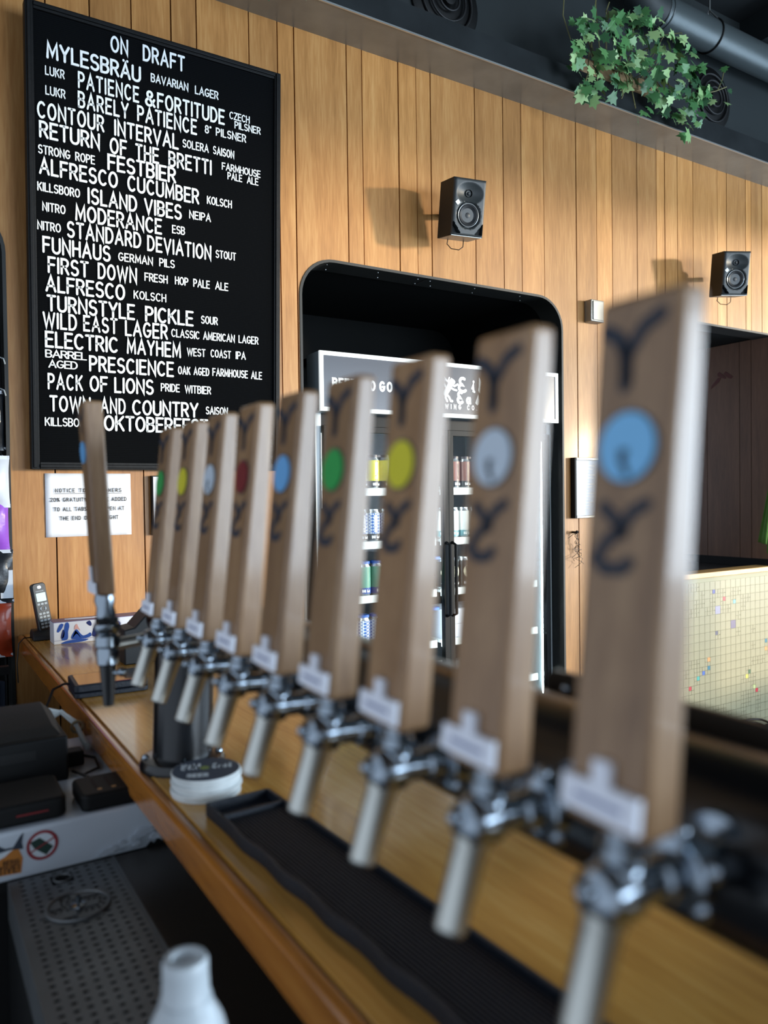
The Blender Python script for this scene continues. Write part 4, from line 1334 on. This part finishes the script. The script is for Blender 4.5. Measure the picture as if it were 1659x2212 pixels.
# ------------------------------------------------------------------ on the bar
mt = thing('bar_mat', 'long black rubber bar mat lying beneath the taps', 'bar mat', (0.371, 1.108, BZ), (0, 0, math.radians(2.6)))
ML, MW = 0.80, 0.098
MB().box(0, MW, -ML, 0, 0.0005, 0.006).build('mat_base', 'rubber_black', mt, bevel=.001)
for name, pts in (('rim', [(0, 0), (MW, 0)]), ('rim', [(MW, 0), (MW, -ML)]), ('rim', [(0, 0)] + [(-.004 * math.sin(max(0, k - 4) * .55) ** 2 * (1 if k > 4 else 0), -ML * k / 40) for k in range(1, 41)]), ('divider', [(0, -.055), (MW, -.055)])):
    rm = MB()
    for (a, b_), (c, d) in zip(pts[:-1], pts[1:]):
        v = Vector((c - a, d - b_, 0)).normalized()
        n_ = Vector((-v.y, v.x, 0)) * .0025
        p = [Vector((a, b_, 0)) + n_, Vector((c, d, 0)) + n_, Vector((c, d, 0)) - n_, Vector((a, b_, 0)) - n_]
        rm.add([(q.x, q.y, .001) for q in p] + [(q.x, q.y, .019) for q in p], [(0, 3, 2, 1), (4, 5, 6, 7), (0, 1, 5, 4), (1, 2, 6, 5), (2, 3, 7, 6), (3, 0, 4, 7)])
    rm.build(name, 'rubber_black', mt, smooth=False)
nb = MB()
for k in range(17):
    x = .006 + k * .0053
    nb.box(x, x + .0026, -ML + .004, -.062, .006, .0135)
tag(nb.build('ribs', 'rubber_black', mt, smooth=False), kind='stuff')

cx0, cy0, cr_ = 0.402, 1.203, 0.0545
random.seed(9)
for k in range(9):
    top = k == 8
    lab = 'topmost round coaster, printed dark with white lettering' if top else '%s coaster in the white-edged stack under the printed one' % ['lowest', 'second lowest', 'third lowest', 'fourth lowest', 'fifth from the top', 'fourth from the top', 'third from the top', 'second from the top'][k]
    c = thing('coaster', lab, 'coaster', (cx0 + random.uniform(-.0022, .0022), cy0 + random.uniform(-.0022, .0022), BZ + .0001 + k * .0041), group='stack of round coasters on the bar')
    MB().rev((0, 0, 0), (0, 0, 1), [(0, cr_ - .001), (.0008, cr_), (.0032, cr_), (.004, cr_ - .001)], 48).build('disc', 'coaster_edge', c)
    if top:
        MB().cyl((0, 0, .0039), (0, 0, .0044), cr_ - .002, n=48).build('printed_face', 'coaster_top', c)
        ca, sa = math.cos(math.radians(-22)), math.sin(math.radians(-22))
        tp = lambda a, b_, d: (a * ca - b_ * sa, a * sa + b_ * ca, .0047)
        t_ = MB()
        text(t_, 'wild', -.041, -.009, .002, .022, .0022, 0, tp)
        text(t_, 'east', .009, .041, .002, .020, .0022, 0, tp)
        text(t_, 'BEER', -.028, .006, -.034, .012, .0019, 0, tp)
        t_.build('lettering', 'coaster_print', c, smooth=False)
        MB().cyl((.0, .006, .0043), (0, .006, .0046), .0075, n=20).build('green_emblem', 'coaster_green', c)

# cordless phone and its cradle
crd = thing('phone_cradle', 'black charging cradle under the cordless phone', 'phone base', (0.40, 2.86, BZ))
MB().prism([(-.045, 0), (.045, 0), (.042, .014), (.018, .03), (-.022, .034), (-.045, .02)], lambda a, b_, d: (d, -a * 1.0, b_), -.045, .045).build('cradle_body', 'soft_black', crd, bevel=.004)
MB().tube([(-.045, 0, .008), (-.07, -.01, .01), (-.09, -.05, -.0), (-.1, -.08, -.06), (-.1, -.1, -.12)], .0022, 6).build('power_cable', 'cable_black', crd)
hs = thing('cordless_phone', 'black cordless handset with lit screen standing upright in its cradle', 'phone', (0.402, 2.862, BZ + .02), (math.radians(-9), math.radians(-6), math.radians(14)))
MB().prism(rrect(-.0235, .0235, 0, .172, .012), FY, -.010, .012).build('handset_body', 'phone_silver', hs, bevel=.003)
MB().prism(rrect(-.0205, .0205, .004, .169, .01), FY, -.0125, -.0095).build('face_plate', 'phone_black', hs)
MB().prism(rrect(-.015, .0165, .108, .137, .002), FY, -.0135, -.012).build('screen', 'lcd', hs)
MB().prism(rrect(-.006, .006, .152, .162, .004), FY, -.0132, -.012).build('earpiece', 'ring_silver', hs)
nm = MB()
text(nm, 'PANASONIC', -.0135, .0135, .1415, .0042, .0004, 0, lambda a, b_, d: (a, -.0128, b_))
nm.build('maker_name', 'key_grey', hs, smooth=False)
MB().torus((0, -.013, .083), .0085, .0018, 'y', 20).build('navigation_ring', 'ring_silver', hs)
for r in range(6):
    for c_ in range(3):
        z = .066 - r * .0115 if r < 5 else .099
        MB().prism(rrect(-.0165 + c_ * .012, -.0075 + c_ * .012, z - .0035, z + .0035, .0015, 3), FY, -.0138, -.012).build('key', 'key_grey', hs)

bx = thing('tissue_box', 'long white carton with blue swirl print at the back of the bar', 'box', (0.545, 2.74, BZ))
MB().box(-.142, .142, -.03, .05, 0, .073).build('carton', 'box_white', bx, bevel=.0015)
MB().box(-.1425, .1425, -.0305, .0505, .0715, .0735).build('top_flap', 'box_lilac', bx)
MB().prism([(-.1, .02), (-.06, .03), (-.02, .022), (.02, .03), (.05, .02), (.02, .008), (-.05, .005)], FZ, .0735, .0755).build('torn_opening', 'box_white', bx)
MB().box(-.1422, .1422, -.031, -.0302, .012, .0128).build('crease', 'box_lilac', bx)
def blob(pts, m_, n=4):
    mb = MB()
    P = []
    k_ = len(pts)
    for i in range(k_):
        p0, p1, p2, p3 = [Vector(pts[(i + q) % k_]) for q in (-1, 0, 1, 2)]
        for s in range(n):
            t = s / n
            P.append(tuple(0.5 * ((2 * p1) + (p2 - p0) * t + (2 * p0 - 5 * p1 + 4 * p2 - p3) * t * t + (3 * p1 - p0 - 3 * p2 + p3) * t ** 3)))
    mb.prism(P, FY, -.0312, -.0302)
    mb.build('printed_swirl', m_, bx, smooth=False)
for pts, m_ in (([(-.132, .045), (-.125, .062), (-.118, .068), (-.112, .064), (-.118, .05), (-.128, .04)], 'box_blue'),
                ([(-.118, .014), (-.112, .035), (-.107, .065), (-.098, .07), (-.094, .058), (-.098, .04), (-.1, .015)], 'box_blue'),
                ([(-.12, .02), (-.118, .035), (-.113, .048), (-.109, .038), (-.112, .022)], 'box_navy'),
                ([(-.088, .015), (-.078, .04), (-.07, .044), (-.06, .03), (-.05, .022), (-.035, .026), (-.028, .03), (-.026, .018), (-.05, .012)], 'box_blue'),
                ([(-.085, .017), (-.078, .036), (-.074, .04), (-.064, .026), (-.06, .016), (-.072, .03)], 'box_navy'),
                ([(-.04, .064), (-.03, .07), (-.024, .06), (-.026, .052), (-.034, .056)], 'box_navy'),
                ([(-.022, .018), (-.02, .036), (-.012, .054), (-.002, .05), (-.005, .036), (.003, .022), (-.008, .014)], 'box_navy'),
                ([(-.12, .002), (-.1, .01), (-.06, .0115), (-.035, .009), (-.05, .003), (-.09, .001)], 'box_blue'),
                ([(-.078, .045), (-.076, .058), (-.07, .062), (-.066, .052), (-.06, .04), (-.068, .046)], 'skin_pink'),
                ([(.03, .015), (.04, .04), (.06, .06), (.07, .05), (.06, .03), (.05, .012)], 'box_blue'),
                ([(.09, .03), (.1, .055), (.12, .062), (.125, .045), (.11, .025)], 'box_navy')):
    blob(pts, m_)

tb = thing('payment_tablet', 'flat black payment tablet in a case lying on the bar', 'tablet', (0.42, 2.0, BZ), (0, 0, math.radians(-3)))
MB().prism(rrect(-.086, .086, -.07, .07, .012), FZ, .0005, .012).build('base_tray', 'rubber_black', tb, bevel=.002)
MB().prism(rrect(-.086, .086, -.07, .07, .012), FZ, .0135, .031).build('case', 'rubber_black', tb, bevel=.003)
MB().prism(rrect(-.075, .08, -.06, .062, .004), FZ, .031, .0315).build('screen', 'glossy_screen', tb)
MB().box(-.02, .078, -.066, -.063, .0312, .0322).build('red_strip', 'led_red', tb)
MB().tube([(-.086, .02, .02), (-.1, .022, .02), (-.125, .01, .012), (-.15, -.05, -.025), (-.17, -.1, -.05), (-.18, -.14, -.067)], .003, 6).build('charging_cable', 'cable_black', tb)

wd = thing('receipt_stand', 'black wedge-shaped stand on the far end of the bar', 'stand', (0.64, 2.3, BZ))
MB().prism([(-.12, 0), (.12, 0), (.12, .17), (-.045, .152), (-.09, .105), (-.12, .1)], FY, -.05, .05).build('stand_body', 'soft_black', wd, bevel=.004)
MB().prism([(-.04, .11), (.11, .12), (.11, .155), (-.035, .14)], FY, -.052, -.05).build('face_panel', 'matt_black', wd)

# ------------------------------------------------------------------ bartender side
cb = thing('white_cabinet', 'white painted cabinet with stickers below the bar', 'cabinet', (0.2, 1.39, 0))
CZ, CY = 1.0, 1.392
MB().box(-.35, .60, CY, 1.87, 0.906, CZ).build('cabinet_body', 'white_paint', cb, bevel=.006, segs=3, org=cb.location)
MB().box(-.35, .60, CY + .02, 1.87, 0.0, .906).build('plinth', 'matt_black', cb, org=cb.location)
MB().box(-.35, .60, CY - .004, CY, 0.905, 0.921).build('seal_strip', 'matt_black', cb, org=cb.location)
pp = [(.262, .923), (.29, .926), (.33, .934), (.352, .944), (.372, .965), (.395, .975), (.44, .975), (.44, .922)]
MB().prism(pp, FY, CY - .0015, CY + .001).build('peeled_patch', 'peeled_plaster', cb, org=cb.location, smooth=False)
for q in ([(.352, .922), (.36, .93), (.366, .925), (.374, .934), (.38, .926), (.388, .932), (.39, .922)], [(.378, .945), (.381, .95), (.384, .944)]):
    MB().prism(q, FY, CY - .0025, CY - .001).build('bare_chip', 'matt_black', cb, org=cb.location, smooth=False)
random.seed(14)
for q in range(26):
    x_, z_ = random.uniform(.27, .43), 0
    z_ = .926 + max(0, (x_ - .26)) * random.uniform(.05, .32)
    r_ = random.uniform(.004, .011)
    pl_ = [(x_ + r_ * (1.3 * math.cos(a) ) * random.uniform(.6, 1.2), z_ + r_ * .6 * math.sin(a) * random.uniform(.6, 1.2)) for a in [2 * PI * k_ / 7 for k_ in range(7)]]
    MB().prism(pl_, lambda a, b_, d, r_=r_, x_=x_: (a, d + (a - x_) * .12, b_), CY - .0035, CY - .001).build('paint_flake', 'white_paint', cb, org=cb.location, smooth=False)
def sticker(poly, m_, d, name, par=cb):
    return MB().prism(poly, FY, CY - d, CY - d + .0004).build(name, m_, par, org=cb.location, smooth=False)
k = CY / 1.43
circ = lambda x, z, r, n=28, e=1: [(x + r * math.cos(2 * PI * q / n), z + e * r * math.sin(2 * PI * q / n)) for q in range(n)]
sx_, sz_ = .182, .967
s1 = sticker(circ(sx_, sz_, .0235), 'sticker_white', .0006, 'round_sticker')
sticker([(sx_ - .019, sz_ + .008), (sx_ - .004, sz_ + .013), (sx_ + .017, sz_ - .006), (sx_ + .006, sz_ - .018), (sx_ - .012, sz_ - .004)], 'sticker_green', .001, 'dark_motif', s1)
rg = MB()
ribbon(rg, [(p[0], p[1]) for p in circ(sx_, sz_, .0222) + [circ(sx_, sz_, .0222)[0]]], .0024, 1.0, 0, lambda a, b_, d: (a, CY - .0013, b_))
ribbon(rg, [(sx_ - .019, sz_ - .009), (sx_ + .019, sz_ + .009)], .0012, 1.0, 0, lambda a, b_, d: (a, CY - .0014, b_))
rg.build('red_ring', 'sticker_red', s1, org=cb.location, smooth=False)
s2 = sticker([(.06, .935), (.149, .929), (.152, .953), (.146, .97), (.06, .975)], 'sticker_orange', .0006, 'shark_sticker')
sticker([(.06, .99), (.112, .984), (.126, .974), (.138, .974), (.148, .989), (.154, .995), (.151, .979), (.153, .968), (.138, .97), (.12, .968), (.105, .96), (.06, .965)], 'sticker_navy', .001, 'shark_body', s2)
sticker([(.06, .972), (.1, .967), (.126, .97), (.138, .971), (.126, .962), (.11, .955), (.06, .95)], 'sticker_white', .0013, 'shark_belly', s2)
sl = MB()
text(sl, 'FOR BEING', .1, .147, .9475, .007, .0007, 0, lambda a, b_, d: (a, CY - .0016, b_ + (a - .1) * -.02))
text(sl, 'POSITIVE!', .085, .147, .934, .011, .0011, 0, lambda a, b_, d: (a, CY - .0016, b_ + (a - .1) * -.02))
sl.build('sticker_lettering', 'sticker_brown', s2, org=cb.location, smooth=False)

pr = thing('receipt_printer', 'bulky black receipt printer standing on the white cabinet', 'printer', (0.17, 1.70, CZ))
MB().prism([(-.11, 0), (.11, 0), (.11, .072), (.1, .086), (-.11, .086)], lambda a, b_, d: (d, a, b_), -.1, .088).build('printer_body', 'matt_black', pr, bevel=.004)
MB().add([(-.1, -.11, .074), (.088, -.11, .074), (.088, .1, .088), (-.1, .1, .088), (-.085, -.07, .1), (.066, -.07, .1), (.066, .09, .112), (-.085, .09, .112)], [(0, 1, 5, 4), (1, 2, 6, 5), (2, 3, 7, 6), (3, 0, 4, 7), (4, 5, 6, 7), (0, 3, 2, 1)]).build('lid', 'speaker_side', pr)
MB().box(-.06, .03, -.1115, -.109, .05, .068).build('paper_slot', 'phone_black', pr)
ds = thing('cash_scanner', 'low black device with a red slit at the cabinet edge', 'scanner', (0.15, 1.47, CZ))
MB().prism(rrect(-.12, .075, -.065, .07, .018), FZ, .0005, .036).build('housing', 'matt_black', ds, bevel=.006)
MB().box(-.005, .045, -.0665, -.064, .017, .0195).build('red_slit', 'led_red', ds)
kp = thing('charging_hub', 'black power hub with small orange marks on the cabinet', 'power strip', (0.315, 1.455, CZ))
MB().prism(rrect(-.068, .1, -.055, .05, .014), FZ, .0005, .03).build('housing', 'matt_black', kp, bevel=.006)
for q in range(4):
    MB().box(-.04 + q * .024, -.034 + q * .024, -.025, .025, .0298, .0304).build('socket_mark', 'groove_dark', kp)
    MB().box(-.037 + q * .024, -.03 + q * .024, -.035, -.029, .0299, .0306).build('indicator', 'orange_print', kp)
wc = thing('cable_bundle', 'bundle of white cable tied with a tan band beside the printer', 'cable', (0.297, 1.76, CZ))
cbm = MB()
random.seed(4)
for q in range(7):
    ph = q * .5
    cbm.tube([(-.03 + .01 * math.sin(ph), .08 + .01 * q, .02 + .006 * q), (-.035, .1, .05 + .004 * q), (-.01, .09, .066 + .003 * math.sin(ph)), (.012, .04, .05 + .004 * math.cos(ph)), (.014 + .004 * math.sin(ph), -.01, .03), (.02, -.04, .012 + .002 * q)], .0042, 6)
cbm.build('white_strands', 'white_cable', wc)
MB().torus((.013, .03, .045), .012, .003, 'y', 20).build('tie_band', 'tie_tan', wc)
ad_ = thing('black_adapter', 'black plug adapter with looped black cord beside the white cable', 'adapter', (0.29, 1.66, CZ))
MB().box(-.03, .01, 0, .04, .0005, .03).build('adapter_body', 'matt_black', ad_, bevel=.004)
MB().tube([(.01, .02, .015), (.03, .0, .012), (.028, -.05, .006), (-.005, -.07, .005), (-.02, -.04, .006), (.0, -.09, .005), (-.03, -.11, .004)], .003, 6).build('cord', 'cable_black', ad_)

# drip station
dt = thing('drip_tray', 'perforated stainless drip tray with glass rinser beside the bar', 'drip tray', (0.22, 0.9, 0))
DZ = 0.92
Dl = dt.location
MB().box(.128, .60, .3, 1.386, 0, .86).build('station_body', 'matt_black', dt, org=Dl)
MB().box(.128, .138, .3, 1.386, .86, DZ).box(.290, .2925, .3, 1.386, .86, DZ).box(.138, .29, .3, .305, .86, DZ).box(.138, .29, 1.381, 1.386, .86, DZ).build('tray_rim', 'steel_dark', dt, org=Dl)
MB().box(.294, .60, .3, 1.386, .86, DZ).build('steel_shelf', 'shelf_steel', dt, org=Dl)
MB().box(.2925, .2955, .3, 1.386, .9, DZ + .002).build('shelf_lip', 'steel_dark', dt, org=Dl)
rc = (.2115, 1.245)
gr = MB()
px_ = .0152/.9
y = .305
row = 0
while y < 1.381 - px_ * .5:
    x = .138
    for i in range(9):
        cxx, cyy = x + px_ / 2, y + px_ / 2
        x1_, y1_ = min(x + px_, .29), min(y + px_, 1.381)
        q = [(x, y), (cxx, y), (x1_, y), (x1_, cyy), (x1_, y1_), (cxx, y1_), (x, y1_), (x, cyy)]
        inr = math.hypot(cxx - rc[0], cyy - rc[1]) < .05
        dr = math.hypot(cxx - .206, cyy - 1.352) < .013
        if inr or dr or False:
            if not dr:
                gr.add([(a, b_, DZ) for a, b_ in q], [tuple(range(8))])
        else:
            hx, hy = .0046, .0034
            h = [(cxx + hx * math.cos(PI * (5 + k) / 4), cyy + hy * math.sin(PI * (5 + k) / 4)) for k in range(8)]
            gr.add([(a, b_, DZ) for a, b_ in q + h], [(k, (k + 1) % 8, 8 + (k + 1) % 8, 8 + k) for k in range(8)])
        x += px_
    y += px_
    row += 1
gro = gr.build('grate', 'steel_dark', dt, org=Dl, smooth=False)
so = gro.modifiers.new('thickness', 'SOLIDIFY')
so.thickness = .002
rs = MB().torus((rc[0], rc[1], DZ + .002), .045, .0028, 'z', 40).build('rinser_ring', 'steel_dark', dt, org=Dl)
MB().rev((rc[0], rc[1], DZ), (rc[0], rc[1], DZ + .1), [(0, .012), (.004, .011), (.006, .004), (.02, .0035), (.021, .002)], 20).build('rinser_nozzle', 'chrome', rs, org=Dl)
for k_ in range(0):
    a = k_ * PI / 3
    MB().tube([(rc[0] + .01 * math.cos(a), rc[1] + .01 * math.sin(a), DZ + .003), (rc[0] + .043 * math.cos(a), rc[1] + .043 * math.sin(a), DZ + .004)], .002, 6).build('rinser_arm', 'steel_dark', rs, org=Dl)
hl = MB()
for k_ in range(60):
    a, r_ = k_ * 2.399963, .005 * math.sqrt(k_ + 6)
    if r_ < .042:
        hl.cyl((rc[0] + r_ * math.cos(a), rc[1] + r_ * math.sin(a), DZ), (rc[0] + r_ * math.cos(a), rc[1] + r_ * math.sin(a), DZ + .0006), .0028, n=8)
tag(hl.build('rinser_holes', 'basin_dark', rs, org=Dl), kind='stuff')
MB().torus((.206, 1.352, DZ + .001), .0135, .0016, 'z', 24).build('drain_ring', 'steel_dark', dt, org=Dl)

bo = thing('squeeze_bottle', 'translucent white plastic bottle standing open on the drip tray', 'bottle', (.186, .618, DZ + .0005))
MB().rev((0, 0, 0), (0, 0, 1), [(0, .03), (.004, .034), (.16, .034), (.178, .0335), (.192, .030), (.203, .0245), (.209, .021), (.211, .0195), (.236, .0185), (.243, .0185), (.246, .017), (.2465, .012), (.243, .010), (.242, .0015)], 36).build('bottle_body', 'plastic_bottle', bo)
MB().torus((0, 0, .2125), .0198, .0016, 'z', 32).build('neck_ring', 'plastic_bottle', bo)

# ------------------------------------------------------------------ snacks at the left edge
def bag(label, x0, x1, z0, z1, y, m_, extra=None):
    b_ = thing('snack_bag', label, 'snack bag', ((x0 + x1) / 2, y, z0), (0, 0, random.uniform(-.1, .1)), 'snack bags hanging at the left edge')
    nx, nz = 12, 16
    vs, fs = [], []
    w2, h_ = (x1 - x0) / 2, z1 - z0
    for s in (-1, 1):
        for i in range(nx + 1):
            for j in range(nz + 1):
                u, v = i / nx * 2 - 1, j / nz
                puff = (max(0, 1 - u ** 4)) ** .5 * (max(0, math.sin(PI * min(1, max(0, (v - .06) / .88))))) ** .6
                vs.append((u * w2 * (1 - .04 * math.sin(v * PI)), s * (.002 + .028 * puff + .002 * math.sin(9 * u + 11 * v)), v * h_))
    N_ = (nx + 1) * (nz + 1)
    for s in (0, 1):
        for i in range(nx):
            for j in range(nz):
                a = s * N_ + i * (nz + 1) + j
                fs.append((a, a + nz + 1, a + nz + 2, a + 1))
    MB().add(vs, fs).build('bag_film', m_, b_)
    for z in (0.0, h_ - .012):
        MB().box(-w2, w2, -.0025, .0025, z, z + .012).build('crimped_seal', 'bag_white' if m_ != 'bag_purple' else m_, b_)
    if extra:
        MB().box(w2 * .55, w2 * .97, -.02, -.017, h_ * .1, h_ * .62).build('side_panel', extra, b_)
random.seed(2)
bag('white snack bag hanging above the purple one at the left edge', .13, .312, 1.52, 1.70, 2.972, 'bag_white')
bag('purple snack bag hanging at the left edge of the wall', .13, .309, 1.37, 1.565, 2.985, 'bag_purple')
bag('black popcorn bag with pale barcode side at the left edge', .13, .315, 1.19, 1.375, 2.965, 'bag_black', 'bag_white')
bag('orange-red snack bag lowest of the hanging bags', .13, .309, 1.0, 1.2, 2.985, 'bag_red')
bag('dark snack bag in shadow above the white one', .13, .305, 1.72, 1.93, 3.01, 'bag_black')
cs = thing('clip_rack', 'thin wire clip rack that holds the snack bags', 'rack', (.3, 3.03, 0))
MB().tube([(.292, 3.03, 0), (.292, 3.03, 2.2)], .006, 8).tube([(.1, 3.03, 0), (.1, 3.03, 2.2)], .006, 8).build('upright', 'matt_black', cs, org=cs.location)
for z in (1.2, 1.38, 1.57, 1.705, 1.94, 2.05):
    MB().tube([(.1, 3.03, z), (.292, 3.03, z), (.303, 3.0, z - .01), (.306, 2.985, z - .03)], .0025, 6).build('clip', 'white_cable', cs, org=cs.location)
nv = thing('navy_apron', 'dark navy cloth hanging in shadow below the snack bags', 'cloth', (.15, 2.72, .2))
vs, fs = [], []
for i in range(25):
    for j in range(3):
        u = i / 24
        vs.append((-.16 + .27 * u, .014 * math.sin(u * 22) + .02 * (1 - j / 2), .8 * j / 2 + (0 if j < 2 else -.03 * u)))
for i in range(24):
    for j in range(2):
        a = i * 3 + j
        fs.append((a, a + 3, a + 4, a + 1))
o = MB().add(vs, fs).build('folds', 'cloth_navy', nv)
so = o.modifiers.new('thickness', 'SOLIDIFY')
so.thickness = .006
MB().box(-.17, .12, .0, .03, .79, .815).build('top_band', 'matt_black', nv)

# ------------------------------------------------------------------ far right
gc = thing('green_towel', 'green cloth hanging at the right edge of the serving hatch', 'towel', (4.84, 3.0, 1.13))
for k_, poly in enumerate(([(.054, .075), (-.006, .062), (-.05, .47), (-.022, .43)], [(-.012, .005), (-.1, -.02), (-.12, .47), (-.04, .47)])):
    mb = MB()
    n_ = 10
    vs, fs = [], []
    for j in range(n_ + 1):
        t = j / n_
        a = [poly[0][q] + (poly[3][q] - poly[0][q]) * t for q in (0, 1)]
        c = [poly[1][q] + (poly[2][q] - poly[1][q]) * t for q in (0, 1)]
        for i in range(9):
            u = i / 8
            vs.append((-.035 - .012 * k_ + .007 * math.sin(u * 7 + k_), a[0] + (c[0] - a[0]) * u, a[1] + (c[1] - a[1]) * u))
    for j in range(n_):
        for i in range(8):
            a = j * 9 + i
            fs.append((a, a + 1, a + 10, a + 9))
    o = mb.add(vs, fs).build('fold', 'cloth_green', gc)
    so = o.modifiers.new('thickness', 'SOLIDIFY')
    so.thickness = .005
MB().cyl((.03, -.08, .46), (-.06, -.08, .46), .012).build('peg', 'matt_black', gc)
co = thing('cable_coil', 'loose coil of black cable on the floor by the tiled breast', 'cable', (4.5, 2.86, 0))
cm = MB()
random.seed(8)
for q in range(7):
    r_ = .13 + .02 * math.sin(q * 2.1)
    cm.tube([((r_ * 1.25 + .012 * math.sin(a * 3 + q)) * math.cos(a) + .02 * math.sin(q), (r_ * .7 + .01 * math.cos(a * 2 + q)) * math.sin(a) + .01 * q - .03, .012 + .009 * q + .01 * math.sin(a * 2 + q)) for a in [2 * PI * k_ / 28 for k_ in range(28)]], .007, 6, True)
cm.tube([(.15, 0, .02), (.3, -.05, .008), (.5, .02, .008), (.8, -.1, .008)], .007, 6)
cm.build('coiled_cord', 'cable_black', co)
MB().ball((.02, -.05, .08), .02, 12).build('plug', 'soft_black', co)
